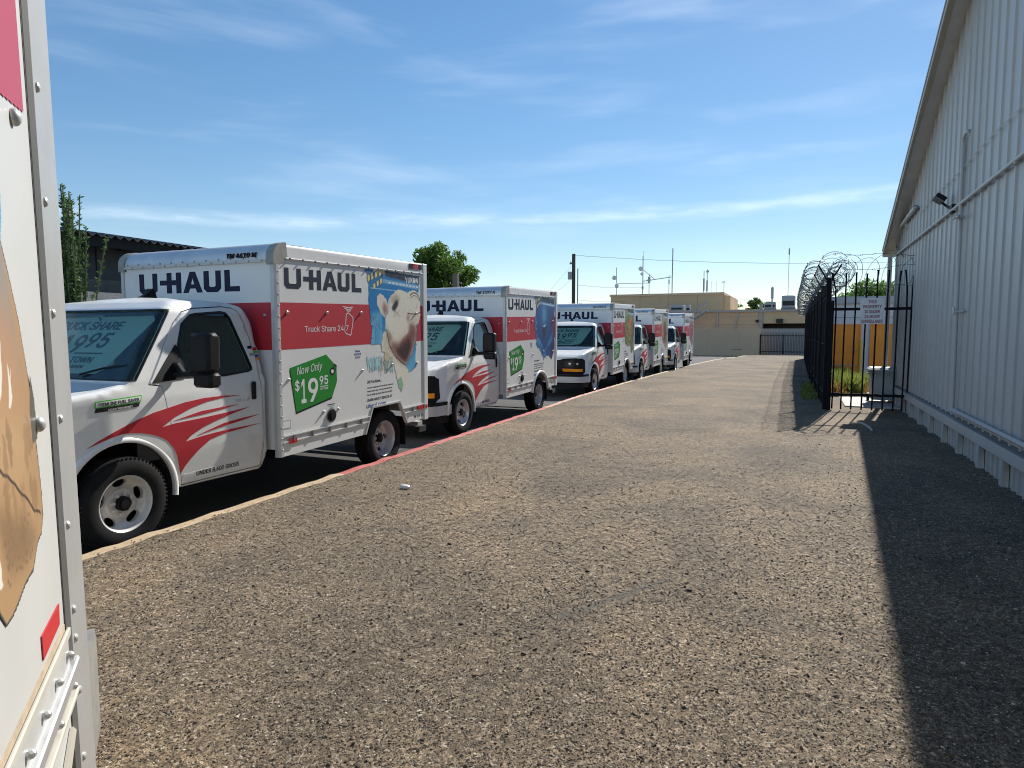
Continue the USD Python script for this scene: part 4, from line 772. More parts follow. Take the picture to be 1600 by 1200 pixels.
# ------------------------------------------------------------------ truck corner in the near left foreground
def foreground():
    az = math.radians(-49.2); d = np.array([math.sin(az), math.cos(az), 0]); n = np.array([d[1], -d[0], 0])     # along the side, out of the side
    O = np.array([-2.044, 1.246, 0.])
    T = thing('parked_truck', 'rear corner of a white truck cut off at the left edge, close to the lens', 'truck', O, 0.)
    R = np.eye(4); R[:3, 0] = n; R[:3, 1] = d; R[:3, 2] = [-.078*d[0], -.078*d[1], 1]; R[:3, 3] = .05*d
    def pl(t):
        t = to_tri(t) if isinstance(t, Manifold) else t.copy(); t.apply_transform(R); return t
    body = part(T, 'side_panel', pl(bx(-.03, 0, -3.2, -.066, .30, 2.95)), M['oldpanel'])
    part(T, 'box_core', pl(bx(-2.1, -.035, -3.2, .10, .42, 2.93)), M['panel'])
    po = part(T, 'corner_post', pl(rbx(-.06, .014, -.054, .225, .02, 3.0, .012)), M['post'], label='grey aluminium corner post with bolts')
    part(T, 'post_seam', pl(bx(-.02, .001, -.068, -.052, .30, 2.95)), M['ink'])
    for z in (2.262, 1.957, 1.645, 1.336, 1.009, .738, .643, .57, .468, .237): part(po, 'bolt', pl(moved(dome_bolt(.014, .009, 'x'), (.015, -.002, z))), M['bolt'])
    for s, z in ((-.247, 2.113), (-.228, 1.349)): hk = trimesh.creation.icosphere(3, .021); hk.vertices = hk.vertices*[.8, 1, 1]; part(body, 'rope_hook', pl(moved(hk, (.004, s, z))), M['bolt'], True)
    # rub rails
    part(T, 'rub_rail', pl(rbx(0, .012, -3.2, -.03, .672, .70, .004)), M['cream']); part(T, 'rail_channel', pl(bx(.0, .008, -3.2, -.07, .575, .672)), M['aludull'])
    part(T, 'rub_rail', pl(rbx(0, .026, -3.2, -.02, .548, .590, .005)), M['alu']); part(T, 'rail_channel', pl(bx(0, .008, -3.2, -.07, .50, .548)), M['aludull']); part(T, 'rub_rail', pl(rbx(0, .022, -3.2, -.03, .478, .496, .004)), M['cream'])
    for k in range(7):
        part(T, 'bolt', pl(moved(dome_bolt(.013, .016, 'x'), (.012, -.10-.17*k, .632))), M['bolt']); part(T, 'bolt', pl(moved(dome_bolt(.013, .016, 'x'), (.012, -.08-.22*k, .522))), M['bolt'])
    part(T, 'reflector', pl(ext(Polygon([(-.363, .745), (-.363, .811), (-.135, .811), (-.145, .752)]), 'x', .001, .004)), M['reddark'])
    part(T, 'dust_strip', pl(ext(sbox(-3.2, .701, -.075, .722), 'x', .0005, .0025)), M['dust'])
    part(T, 'mud_bracket', pl(ext(Polygon([(-.34, .30), (-.10, .40), (-.05, .36), (-.30, .22)]), 'x', .002, .01)), M['cream'])
    part(T, 'rear_bumper', pl(ext(Polygon([(.235, .43), (.50, .46), (.53, .41), (.50, .05), (.235, .0)]), 'x', -1.9, -.005)), M['cast'], label='grey steel end of the rear bumper')
    # printed graphic: red corner, blue edge, tan rock shape with a dark outline
    y0, y1, z0, z1 = -1.15, -.072, .86, 2.80; st = .0042
    w, h = int((y1-y0)/st), int((z1-z0)/st); S = 2
    im = Image.new('RGBA', (w*S, h*S), (226, 224, 214, 0)); D = ImageDraw.Draw(im)
    f = lambda pts: [((a-y0)/(y1-y0)*w*S, (z1-b)/(z1-z0)*h*S) for a, b in pts]
    D.polygon(f([(-1.2, 3), (.1, 3), (.1, 2.19), (-.066, 2.159), (-.32, 2.132), (-1.2, 2.02)]), fill=(166, 42, 58, 255))
    D.polygon(f([(-1.2, 2.30), (-.322, 2.30), (-.335, 2.15), (-.36, 2.0), (-.381, 1.847), (-.40, 1.80), (-1.2, 1.45)]), fill=(24, 132, 190, 255))
    rock = [(-1.2, 1.86), (-.432, 1.84), (-.355, 1.726), (-.294, 1.621), (-.239, 1.474), (-.206, 1.299), (-.188, 1.171), (-.193, 1.101), (-.225, 1.06), (-.27, 1.05), (-.30, 1.03), (-.339, .998), (-.42, .992), (-.502, .97), (-.564, .96), (-.605, .962), (-.644, 1.003), (-.668, 1.07), (-.72, 1.12), (-1.2, 1.02)]
    D.polygon(f(rock), fill=(58, 60, 62, 255)); inner = Polygon(rock).buffer(-.008); D.polygon(f(list(inner.exterior.coords)), fill=(158, 126, 90, 255))
    for k in range(60):
        z = 1.84-k*.0075; shaded(im, f, [(-1.1, z+.02), (-.44+.0032*k, z+.02), (-.44+.0032*k, z-.006), (-1.1, z-.006)], (132, 124, 116, max(0, 215-k*4)), 4)
    shaded(im, f, [(-.62, 1.62), (-.40, 1.66), (-.30, 1.50), (-.40, 1.42), (-.60, 1.45)], (172, 128, 96, 170), 22); shaded(im, f, [(-.6, 1.42), (-.34, 1.36), (-.3, 1.25), (-.6, 1.28)], (176, 146, 106, 190), 18)
    r = np.random.default_rng(11)
    for k in range(30):
        a, b = -.66+r.random()*.40, 1.12+r.random()*.34; c = [(146, 116, 83), (140, 111, 79), (166, 134, 98)][k % 3]
        q = Polygon(ragged([(a, b+.05), (a+.022, b+.02), (a+.03, b-.03), (a+.012, b-.07), (a-.006, b-.02)], .007, k, 4)).buffer(0).intersection(inner.buffer(-.02))
        for g in getattr(q, 'geoms', [q]):
            if g.geom_type == 'Polygon' and not g.is_empty: D.polygon(f(list(g.exterior.coords)), fill=c+(255,))
    shaded(im, f, [(-.62, 1.22), (-.50, 1.19), (-.30, 1.10), (-.27, 1.06), (-.42, 1.04), (-.55, 1.06)], (116, 92, 66, 210), 10)
    for k in range(60):
        a, b = -.58+r.random()*.24, 1.04+r.random()*.12; D.ellipse([*f([(a, b)])[0], *f([(a+.012, b-.008)])[0]], fill=(118, 94, 68, 255))
    D.line(f(ragged([(-.66, 1.32), (-.593, 1.305), (-.537, 1.285), (-.446, 1.244), (-.335, 1.179), (-.275, 1.139), (-.22, 1.117)], .004, 4, 4)[:25]), fill=(62, 54, 46, 255), width=4)
    D.polygon(f([(-.222, 1.489), (-.196, 1.418), (-.19, 1.313), (-.247, 1.307), (-.255, 1.393)]), fill=(84, 80, 70, 255))
    for p in ([(-.56, 1.66), (-.499, 1.617), (-.474, 1.561), (-.489, 1.475), (-.532, 1.421), (-.60, 1.40), (-.66, 1.5)], [(-.67, 1.11), (-.635, 1.05), (-.605, 1.062), (-.615, 1.121), (-.641, 1.155)], [(-.43, 1.52), (-.41, 1.49), (-.42, 1.43), (-.445, 1.42)]): D.polygon(f(ragged(p, .008, 2, 4)), fill=(206, 203, 192, 255))
    speckle(im, 16, 3, (120, 100, 80)); im = im.resize((w, h), Image.LANCZOS); A = np.asarray(im).astype(float); a = A[..., 3].ravel()/255; rgb = A[..., :3].reshape(-1, 3)/255
    rgb = np.where(rgb > .04045, ((rgb+.055)/1.055)**2.4, rgb/12.92)
    Yg, Zg = np.meshgrid(y0+(np.arange(w)+.5)/w*(y1-y0), z1-(np.arange(h)+.5)/h*(z1-z0)); V = np.stack([np.full(Yg.size, .0025), Yg.ravel(), Zg.ravel()], 1)@R[:3, :3].T
    idx = np.arange(w*h).reshape(h, w); q = np.stack([idx[:-1, :-1], idx[:-1, 1:], idx[1:, 1:], idx[1:, :-1]], -1).reshape(-1, 4); q = q[a[q].min(1) > .45]
    used, inv = np.unique(q, return_inverse=True)
    p = part(body, 'side_graphic', (V[used], inv.reshape(-1, 4)), M['print'])
    UsdGeom.PrimvarsAPI(p).CreatePrimvar('print', Sdf.ValueTypeNames.Color3fArray, 'vertex').Set(Vt.Vec3fArray.FromNumpy(rgb[used].astype(np.float32)))
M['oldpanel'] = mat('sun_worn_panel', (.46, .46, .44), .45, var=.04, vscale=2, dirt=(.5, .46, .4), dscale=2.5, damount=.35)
M['post'] = mat('post_grey', (.33, .33, .32), .45, metal=.25, var=.06, vscale=5, dirt=(.36, .33, .28), damount=.4)
M['cream'] = mat('rail_cream', (.44, .42, .36), .5, var=.08, dirt=(.4, .32, .22), dscale=9, damount=.5)
M['dust'] = mat('rail_dust', (.42, .33, .23), .9, var=.2, vscale=20)
foreground()
# ------------------------------------------------------------------ white ribbed metal building on the right
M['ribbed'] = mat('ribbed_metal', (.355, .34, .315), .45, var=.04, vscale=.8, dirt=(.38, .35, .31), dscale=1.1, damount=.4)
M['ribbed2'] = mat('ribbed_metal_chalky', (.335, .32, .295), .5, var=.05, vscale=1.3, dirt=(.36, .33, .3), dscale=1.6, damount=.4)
M['soffit'] = mat('soffit', (.50, .46, .39), .7, var=.08, vscale=2)
M['gap'] = mat('dark_gap', (.02, .02, .02), .9); M['greygap'] = mat('grey_gap', (.10, .10, .10), .9)
M['pipe'] = mat('painted_pipe', (.40, .40, .39), .4, var=.05)
XW, YE = 2.05, 17.5
def zroof(y):       # soffit line on the wall
    return 4.10+(17.9-y)*.357 if y > 2 else 4.10+15.9*.357-(2-y)*.357
def metal_building():
    B = thing('metal_building', 'tall white ribbed metal building with a raked roof edge on the right', 'building', (XW, 0, 0))
    pitch = .352; pw = pitch*3; y = YE-.12; k = 0
    prof1 = [(0, 0), (.022, .019), (.068, .019), (.09, 0)]
    while y > -7:
        y0 = y-pw
        pts = []                                # from y to y0
        for r in range(3):
            yr = y-r*pitch
            pts += [(yr-a, -b) for a, b in prof1]
            pass
        pts.append((y0+.003, 0)); V, F = [], []
        for yy, xx in pts:
            zt = zroof(yy)-.01
            V += [(xx, yy, .425), (xx, yy, zt)]
        for i in range(len(pts)-1): F += [(2*i, 2*i+1, 2*i+3), (2*i, 2*i+3, 2*i+2)]
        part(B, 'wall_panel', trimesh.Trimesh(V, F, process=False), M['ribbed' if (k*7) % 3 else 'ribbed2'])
        y = y0; k += 1
    part(B, 'wall_backing', ext([(YE-.05, .2), (YE-.05, zroof(YE)-.02), (2, zroof(2)-.02), (-7, zroof(-7)-.02), (-7, .2)], 'x', .03, .25), M['gap'])
    part(B, 'end_wall', bx(.03, 14, YE-.05, YE, 0, 3.9), M['ribbed']); part(B, 'corner_trim', bx(-.045, .10, YE-.13, YE+.012, .0, zroof(YE)-.02), M['ribbed2'])
    # raked edge: fascia, soffit and roof sheet
    ye = 17.7
    def rk(y): return 3.42+(17.7-y)*.413 if y > 2 else 3.42+15.7*.413-(2-y)*.413
    def strip(xa, za, xb, zb, mt, nm, th=.02):
        V = []; F = []
        ys = [ye, 14, 9, 5, 2.0, -2, -7]
        for yy in ys:
            V += [(xa, yy, za(yy)), (xb, yy, zb(yy)), (xa, yy, za(yy)+th), (xb, yy, zb(yy)+th)]
        for i in range(len(ys)-1):
            a = i*4; F += [(a, a+1, a+5), (a, a+5, a+4), (a+2, a+6, a+7), (a+2, a+7, a+3), (a, a+4, a+6), (a, a+6, a+2), (a+1, a+3, a+7), (a+1, a+7, a+5)]
        a = (len(ys)-1)*4; F += [(0, 2, 3), (0, 3, 1), (a, a+1, a+3), (a, a+3, a+2)]
        return part(B, nm, trimesh.Trimesh(V, F, process=False), mt)
    xo = -.27
    strip(xo, lambda y: rk(y), .02, lambda y: max(zroof(y), 0)+.0, M['soffit'], 'soffit')
    strip(xo-.025, lambda y: rk(y)-.02, xo-.004, lambda y: rk(y)-.02, M['ribbed'], 'fascia', .09)
    strip(xo-.04, lambda y: rk(y)+.075, 8, lambda y: rk(y)+.09, M['alu'], 'roof', .025)
    part(B, 'eave_end', bx(xo-.02, 8, ye-.02, ye, 3.36, 3.50), M['soffit'])
    for i in range(44):     # open rib ends under the soffit
        yy = YE-.30-i*pitch
        if yy > 2: part(B, 'rib_gap', ext([(yy-.05, zroof(yy)-.085), (yy+.03, zroof(yy)-.13), (yy+.03, zroof(yy)-.015)], 'x', -.034, -.03) if False else bx(-.035, -.002, yy-.04, yy+.05, zroof(yy)-.10, zroof(yy)-.012), M['gap'])
    # base: rail, posts and set-back skirt sheets
    part(B, 'base_rail', rbx(-.075, -.005, -7, YE-.13, .275, .405, .006), M['ribbed2'])
    for i, yy in enumerate((17.4, 16.2, 15.2, 14.33, 13.3, 12.29, 11.23, 10.26, 9.17, 8.19, 7.2, 6.2, 5.2, 4.2, 3.2, 2.2, 1.2, .2)):
        part(B, 'base_post', rbx(-.075, -.01, yy-.055, yy+.055, -.05, .274, .006), M['ribbed2'])
        if i: 
            ya = (17.4, 16.2, 15.2, 14.33, 13.3, 12.29, 11.23, 10.26, 9.17, 8.19, 7.2, 6.2, 5.2, 4.2, 3.2, 2.2, 1.2, .2)[i-1]-.07; yb_ = yy+.07; cut = .17 if i in (5, 8, 9, 11) else .02
            pts = []; q = ya-.02
            while q > yb_+cut+.04: pts += [(q, .03), (q-.10, .03), (q-.115, .012), (q-.155, .012), (q-.17, .03)]; q -= .19
            pts.append((yb_+cut, .03)); V, F = [], []
            for j, (yq, xq) in enumerate(pts): V += [(xq-.042, yq, .01-.02*((j*37) % 5)/5), (xq-.042, yq, .30)]
            for j in range(len(pts)-1): F += [(2*j, 2*j+1, 2*j+3), (2*j, 2*j+3, 2*j+2)]
            part(B, 'skirt_panel', trimesh.Trimesh(V, F, process=False), M['ribbed'])
    part(B, 'sill_gap', bx(-.012, .028, -7, YE-.13, .405, .44), M['greygap'])
    # pipes
    c = part(B, 'conduit', cyl((-.05, YE-.1, 3.37), (-.05, -7, 3.37), .024, 10), M['pipe'], True, label='long horizontal conduit across the wall')
    for yy in np.arange(16.8, 1, -1.4): part(c, 'clip', bx(-.06, -.0, yy-.02, yy+.02, 3.335, 3.40), M['pipe'])
    part(B, 'drain_pipe', cyl((-.06, 10.72, .53), (-.06, -7, .53), .027, 12), M['pipe'], True, label='low horizontal pipe near the foot of the wall')
    part(B, 'riser_pipe', tube([(-.05, 10.72, .53), (-.05, 10.78, 2), (-.05, 10.95, 4.18), (-.05, 10.93, 4.27), (-.05, 10.80, 4.30), (-.03, 10.72, 4.30)], .022, 10), M['pipe'], True)
    part(B, 'vent_pipe', cyl((-.07, 17.55, 3.86), (-.07, 14.7, 3.98), .045, 12), M['pipe'], True); part(B, 'vent_bracket', bx(-.06, -.01, 16.05, 16.13, 3.78, 3.93), M['pipe'])
    part(B, 'spigot', cat_([cyl((-.02, 10.66, 1.88), (-.13, 10.66, 1.88), .016, 8), cyl((-.11, 10.66, 1.84), (-.11, 10.66, 1.93), .018, 8), cyl((-.11, 10.6, 1.93), (-.11, 10.72, 1.93), .012, 8), cyl((-.03, 10.9, 1.885), (-.03, 10.45, 1.885), .011, 6)]), M['aludull'], True)
    part(B, 'bracket', cat_([cyl((-.02, 10.8, 3.17), (-.14, 10.75, 3.17), .02, 8), cyl((-.12, 10.6, 3.16), (-.12, 10.95, 3.18), .018, 8)]), M['pipe'], True)
    pts = [(-.05, y, 4.03-(17.9-y)*.0+.012*math.sin(y*3)+(0 if y > 11 else (11-y)*.03)) for y in np.arange(11, 2, -.4)]
    part(B, 'cable', tube([(-.04, y, 3.80+.018*math.sin(y*2.1)+(17-y)*.012) for y in np.arange(14.5, 1, -.25)], .006, 5), M['alu'])
    part(B, 'cable', tube([(-.03, 17.9, 3.62), (-.05, 17.3, 3.55), (-.04, 16.7, 3.34), (-.05, 16.2, 3.20)], .008, 5), M['black'])
    return B
metal_building()
# post of the eave
solo('eave_post', to_tri(rbx(1.86, 1.95, 17.55, 17.64, -.05, 3.36, .01)), M['ribbed2'], 'slim white post under the eave tip behind the gate', 'post')
def floodlight():
    T = thing('flood_light', 'small black floodlight on the ribbed wall beside the conduit', 'lamp', (1.98, 11.75, 3.52))
    R = trimesh.transformations.rotation_matrix(.62, [0, 1, 0]); h = to_tri(rbx(-.20, -.05, -.17, .17, -.02, .045, .012)); h.apply_transform(R); part(T, 'housing', h, M['black'])
    g = bx(-.19, -.06, -.155, .155, -.026, -.021); g.apply_transform(R); part(T, 'glass', g, M['lens'])
    part(T, 'arm', cat_([cyl((-.07, 0, .03), (.0, -.06, -.05), .018, 8), cyl((.0, -.06, -.05), (.02, -.30, -.13), .02, 8), bx(.0, .045, -.40, -.25, -.19, -.07)]), M['black'])
floodlight()
# ------------------------------------------------------------------ black iron gate, sign, long fence, razor wire
M['iron'] = mat('black_iron', (.010, .010, .012), .8, var=.2, vscale=20, spec=.15)
M['wire'] = mat('razor_wire', (.20, .20, .20), .45, metal=.7, var=.15)
GY = 15.03
def gate():
    G = thing('iron_gate', 'black iron picket gate closing the gap to the ribbed wall', 'gate', (0, GY, 0))
    xs = [.70, .865, 1.05, 1.24, 1.43, 1.615, 1.80, 1.955, 2.035]; r = np.random.default_rng(2)
    for k, x in enumerate(xs):
        top = 2.80+r.normal()*.015; lean = [-.10, -.0, .0, .0, .0, .01, .03, -.045, .03][k]*1.0
        m = tube([(x-.012, 0, .02), (x, 0, 2.05), (x+lean*.25, 0, 2.5), (x+lean, 0, top)], .0155, 4); part(G, 'picket', m, M['iron'])
        part(G, 'picket_tip', cyl((x+lean, 0, top), (x+lean, 0, top+.02), .022, 5), M['iron'])
    part(G, 'rail', bx(.60, 2.04, -.02, .02, 2.045, 2.10), M['iron']); part(G, 'rail', bx(.60, 2.04, -.02, .02, .30, .352), M['iron'])
    part(G, 'post', rbx(.585, .66, -.05, .035, -.05, 2.25, .006), M['iron'])
gate()
def sign():
    S = thing('warning_sign', 'white notice with dark red lettering fixed to the gate', 'sign', (1.35, GY-.035, 2.03))
    p = part(S, 'plate', rbx(-.213, .213, -.004, .004, -.262, .262, .003), M['signwhite'])
    for k, s in enumerate(('THIS', 'PROPERTY', 'IS UNDER', '24 HOUR', 'SURVEILLANCE')):
        w = [.075, .165, .135, .135, .19][k]; z = .185-k*.098
        part(p, 'lettering', ext(fit(text_poly(s, 1, True), -w, w, z-.032, z+.032), 'y', -.0065, -.0045), M['signred'])
M['signwhite'] = mat('sign_white', (.66, .65, .66), .5, var=.05, vscale=12); M['signred'] = mat('sign_maroon', (.22, .03, .05), .6)
sign()
def fence():
    Fc = thing('iron_fence', 'long black iron picket fence running away from the gate', 'fence', (0, 0, 0))
    fx = lambda y: .56-.013*(y-15) if y < 26 else .417
    y, k = GY+.12, 0
    while k < 252:
        x = fx(y); part(Fc, 'picket', bx(x-.014, x+.014, y-.015, y+.015, 0, 2.62), M['iron']); y += .118; k += 1
    ye = y
    for z in (.30, 1.35, 2.35): part(Fc, 'rail', tube([(fx(GY+.05), GY+.05, z), (fx(26), 26, z), (fx(ye), ye, z)], .026, 4), M['iron'])
    for q in np.arange(GY+.06, ye, 2.45): x = fx(q); part(Fc, 'post', rbx(x-.05, x+.05, q-.05, q+.05, -.05, 2.72, .008), M['iron'])
    for q in np.arange(GY+.06, ye, 2.45):       # arms that carry the wire
        for s in (-1, 1): x = fx(q); part(Fc, 'wire_arm', cyl((x, q, 2.6), (x+s*.22, q, 3.0), .016, 5), M['iron'])
    for s in (-1, 1): part(Fc, 'wire_mesh', mesh_strip([(fx(q)+s*.02, q, 2.42) for q in np.linspace(GY, 44, 60)], [(fx(q)+s*.21, q, 2.98) for q in np.linspace(GY, 44, 60)]), M['meshwire'])
    part(Fc, 'screen', mesh_strip([(fx(q)+.022, q, .06) for q in np.linspace(GY+.06, ye, 60)], [(fx(q)+.022, q, 2.55) for q in np.linspace(GY+.06, ye, 60)]), M['screen'])
    return fx, ye
def mesh_strip(a, b):
    n = len(a); V = [*a, *b]; F = []
    for i in range(n-1): F += [(i, i+1, n+i+1), (i, n+i+1, n+i)]
    return trimesh.Trimesh(V, F, process=False)
def mesh_mat(nm, per, wd):
    N = {'g': ('geometry', {}), 's': ('separate_xyz', {}), 'a': ('math', dict(math_type='add')), 'b': ('math', dict(math_type='subtract')), 'p1': ('math', dict(math_type='pingpong', value2=per)), 'p2': ('math', dict(math_type='pingpong', value2=per)), 'm': ('math', dict(math_type='minimum')), 'l': ('math', dict(math_type='less_than', value2=wd)), 't': ('transparent_bsdf', {}), 'p': ('principled_bsdf', dict(base_color=(.012, .012, .013), roughness=.85, specular_ior_level=.1)), 'x': ('mix_closure', {})}
    L = [('g.position', 's.vector'), ('s.y', 'a.value1'), ('s.z', 'a.value2'), ('s.y', 'b.value1'), ('s.z', 'b.value2'), ('a.value', 'p1.value1'), ('b.value', 'p2.value1'), ('p1.value', 'm.value1'), ('p2.value', 'm.value2'), ('m.value', 'l.value1'), ('l.value', 'x.fac'), ('t.BSDF', 'x.closure1'), ('p.BSDF', 'x.closure2')]
    return usdkit.material(stage, '/World/Looks/'+nm, N, L, surface='x.closure')
M['meshwire'] = mesh_mat('wire_mesh', .022, .0045); M['screen'] = mesh_mat('screen_mesh', .03, .0095)
fx, FYE = fence()
def helix(x0f, z0, y0, y1, r, pitch, seed, along='y', jit=.05):
    g = np.random.default_rng(seed); n = int((y1-y0)/pitch); per = 18; P = []
    for i in range(n*per+1):
        t = i/per; a = 2*math.pi*t; y = y0+(y1-y0)*t/n
        k = 1+jit*math.sin(t*1.7+seed)+jit*.6*math.sin(t*4.1)
        P.append((x0f(y)+r*k*math.cos(a), y+.05*math.sin(a*1.0), z0+r*k*math.sin(a)+.02*math.sin(t)))
    return np.array(P)
def razor(name, label, P, r=.0055, every=5, group=None):
    T = thing(name, label, 'razor wire', (0, 0, 0), group=group)
    part(T, 'coil', tube(P, r, 4), M['wire'])
    b = []
    for i in range(2, len(P)-1, every):
        t = P[i+1]-P[i]; L = np.linalg.norm(t)
        if L < 1e-6: continue
        t /= L; u = np.cross(t, [.3, .5, .8]); u /= np.linalg.norm(u)
        for s in (1, -1):
            q = P[i]+t*.012*s; b.append(np.array([q-t*.016, q+t*.016, q+u*.028*s+t*.012*s])); b.append(np.array([q-t*.016, q+u*.028*s+t*.012*s, q+t*.016]))
    V = np.vstack(b); pr = part(T, 'barbs', trimesh.Trimesh(V, np.arange(len(V)).reshape(-1, 3), process=False), M['wire']); pr.SetCustomDataByKey('kind', 'stuff')
razor('razor_wire_coil', 'left coil of razor wire along the top of the long black fence', helix(lambda y: fx(y)-.24, 2.86, 15.0, 43.5, .24, .27, 3))
razor('razor_wire_coil', 'right coil of razor wire along the top of the long black fence', helix(lambda y: fx(y)+.25, 2.85, 14.95, 43.5, .24, .26, 8))
razor('razor_wire_coil', 'upper loose coil of razor wire standing above the two lower coils at the gate end', helix(lambda y: fx(y)+.08, 3.0, 15.0, 21, .27, .75, 5))
gp = []
for i in range(0, 5*22+1):
    t = i/22; a = 2*math.pi*t+.6; gp.append((.60+1.5*t/5+.20*math.sin(a), GY+.20*math.cos(a)*.8, 2.82+.33*math.sin(a+1.2)*(1+.12*math.sin(t*2.3))))
razor('razor_wire_coil', 'stretched thin razor wire loops across the top of the iron gate', np.array(gp), .005, 7)
for k, (z0, z1) in enumerate(((2.84, 2.92), (2.52, 2.53), (3.2, 3.12))):
    P = np.array([(.60+1.45*t, GY-.02, z0+(z1-z0)*t+.02*math.sin(t*9+k)) for t in np.linspace(0, 1, 40)])
    razor('barbed_strand', ['middle strand of barbed wire stretched over the gate pickets', 'lowest strand of barbed wire over the gate, just below the picket tips', 'highest strand of barbed wire sagging above the gate'][k], P, .004, 6)
# ------------------------------------------------------------------ behind the gate
M['grass'] = None
def leaf_mat(name, col, col2, tr=.35):
    N = {'g': ('geometry', {}), 'r': ('rgb_ramp', dict(ramp=[(0., col), (1., col2)])), 'd': ('principled_bsdf', dict(roughness=.6)), 't': ('translucent_bsdf', {}), 'm': ('mix_closure', dict(fac=tr))}
    return usdkit.material(stage, '/World/Looks/'+name, N, [('g.random_per_island', 'r.fac'), ('r.color', 'd.base_color'), ('r.color', 't.color'), ('d.BSDF', 'm.closure1'), ('t.BSDF', 'm.closure2')], surface='m.closure')
M['weed'] = leaf_mat('weeds', (.20, .24, .05), (.48, .44, .14), .45)
M['dryweed'] = leaf_mat('dry_weeds', (.30, .19, .06), (.42, .30, .13))
M['leaf'] = leaf_mat('tree_leaves', (.08, .15, .022), (.30, .38, .075), .5)
M['leafpale'] = leaf_mat('pale_leaves', (.12, .21, .05), (.30, .38, .10), .5)
M['bark'] = mat('bark', (.12, .09, .065), .9, var=.3, vscale=15, bump=.4)
def grass(name, label, x0, x1, y0, y1, n, h, mt, seed, z=0.):
    r = np.random.default_rng(seed); x, y = r.uniform(x0, x1, n), r.uniform(y0, y1, n); cl = meshkit.noise(np.stack([x*2.2, y*1.1, x*0], -1), seed)
    ok = cl > .35; x, y, cl = x[ok], y[ok], cl[ok]; n = len(x); a = r.uniform(0, 6.28, n); H = h*cl*r.uniform(.5, 1.3, n); w = .012+.012*r.random(n); ln = r.normal(size=(n, 2))*.35*H[:, None]
    p = np.stack([x, y, np.full(n, z-.01)], 1); u = np.stack([np.cos(a), np.sin(a), 0*a], 1)*w[:, None]
    mid = p+np.stack([ln[:, 0]*.4, ln[:, 1]*.4, H*.6], 1); tip = p+np.stack([ln[:, 0], ln[:, 1], H], 1)
    V = np.stack([p-u, p+u, mid+u*.8, mid-u*.8, tip], 1).reshape(-1, 3); b = np.arange(n)[:, None]*5
    F = np.vstack([b+[0, 1, 2], b+[0, 2, 3], b+[3, 2, 4]])
    return solo(name, trimesh.Trimesh(V, F, process=False), mt, label, 'weeds', kind='stuff')
grass('weeds', 'tall green and yellow weeds growing behind the iron gate', .75, 2.0, 18.9, 24.5, 4200, .55, M['weed'], 1)
grass('dry_weeds', 'low dry orange weeds in front of the green ones behind the gate', .70, 2.0, 18.3, 20.5, 2600, .35, M['dryweed'], 2)
grass('fence_weeds', 'thin green weeds growing along the foot of the black fence', .12, .5, 17.0, 23.0, 420, .20, M['weed'], 4)
solo('concrete_pad', to_tri(rbx(.98, 2.04, 15.75, 18.0, -.05, .02, .01)), mat('concrete', (.48, .46, .43), .85, var=.12, vscale=5, bump=.2), 'pale concrete pad on the ground just behind the gate', 'pad', kind='structure')
def wheelie_bin():
    M['bin'] = mat('bin_grey', (.34, .37, .38), .5, var=.08)
    T = thing('rubbish_bin', 'grey plastic wheeled bin standing behind the gate', 'bin', (1.80, 17.0, .02))
    bot = np.array([(sx*.22, sy*.24, .06) for sx in (-1, 1) for sy in (-1, 1)]); top = np.array([(sx*.27, sy*.30, .72) for sx in (-1, 1) for sy in (-1, 1)])
    b = part(T, 'body', Manifold.hull_points(np.vstack([bot, top])), M['bin'])
    for z in (.62, .665): part(b, 'rib', to_tri(rbx(-.29, .29, -.32, .32, z, z+.02, .008)), M['bin'])
    part(b, 'side_panel', Manifold.hull_points(np.array([(sx*(.18+.03*k), -.262-.03*k-.01*q, .14+.42*k) for sx in (-1, 1) for k in (0, 1) for q in (0, 1)])), M['bin'])
    part(T, 'lid', Manifold.hull_points(np.array([(sx*a, sy*b_, z) for sx in (-1, 1) for sy in (-1, 1) for a, b_, z in ((.31, .34, .72), (.31, .34, .75), (.26, .28, .79))])), M['bin'])
    for s in (-1, 1): part(T, 'wheel', cyl((s*.24, .22, .09), (s*.29, .22, .09), .09, 16), M['black'])
    part(T, 'handle', cyl((-.2, .34, .76), (.2, .34, .76), .015, 8), M['bin'])
wheelie_bin()
M['wallwhite'] = mat('painted_block', (.60, .62, .64), .8, var=.05, vscale=1.5, bump=.08, bscale=40)
M['door'] = mat('orange_door', (.80, .28, .022), .5, var=.06, vscale=3)
M['yellow'] = mat('yellow_paint', (.62, .40, .03), .5)
def white_house():
    B = thing('storage_building', 'low white building with orange doors seen through the gate bars', 'building', (0, 26, 0))
    part(B, 'wall', bx(.92, 9, 0, 6, 0, 2.62), M['wallwhite']); part(B, 'roof_edge', bx(.84, 9.1, -.12, 6.1, 2.62, 2.86), M['wallgrey'])
    part(B, 'trim_line', bx(.92, 9, -.015, 0, 2.12, 2.15), M['wallgrey'])
    for x0, x1 in ((1.10, 2.0), (2.33, 3.25), (4.2, 5.1)):
        d = part(B, 'door', bx(x0+.03, x1-.03, -.035, -.005, .10, 1.85), M['door'], label='plain orange metal door'); part(d, 'frame', cat_([bx(x0-.03, x0+.03, -.05, 0, .08, 1.90), bx(x1-.03, x1+.03, -.05, 0, .08, 1.90), bx(x0+.03, x1-.03, -.05, 0, 1.85, 1.90)]), M['door'])
        part(d, 'knob', cyl((x1-.12, -.04, .95), (x1-.12, -.08, .95), .03, 8), M['cast'])
M['wallgrey'] = mat('grey_trim', (.36, .37, .38), .7, var=.05)
white_house()
solo('yellow_pole', cyl((1.97, 25.3, 0), (1.97, 25.3, 1.35), .05, 12), M['yellow'], 'short yellow pole in front of the white building, between its orange doors', 'pole')
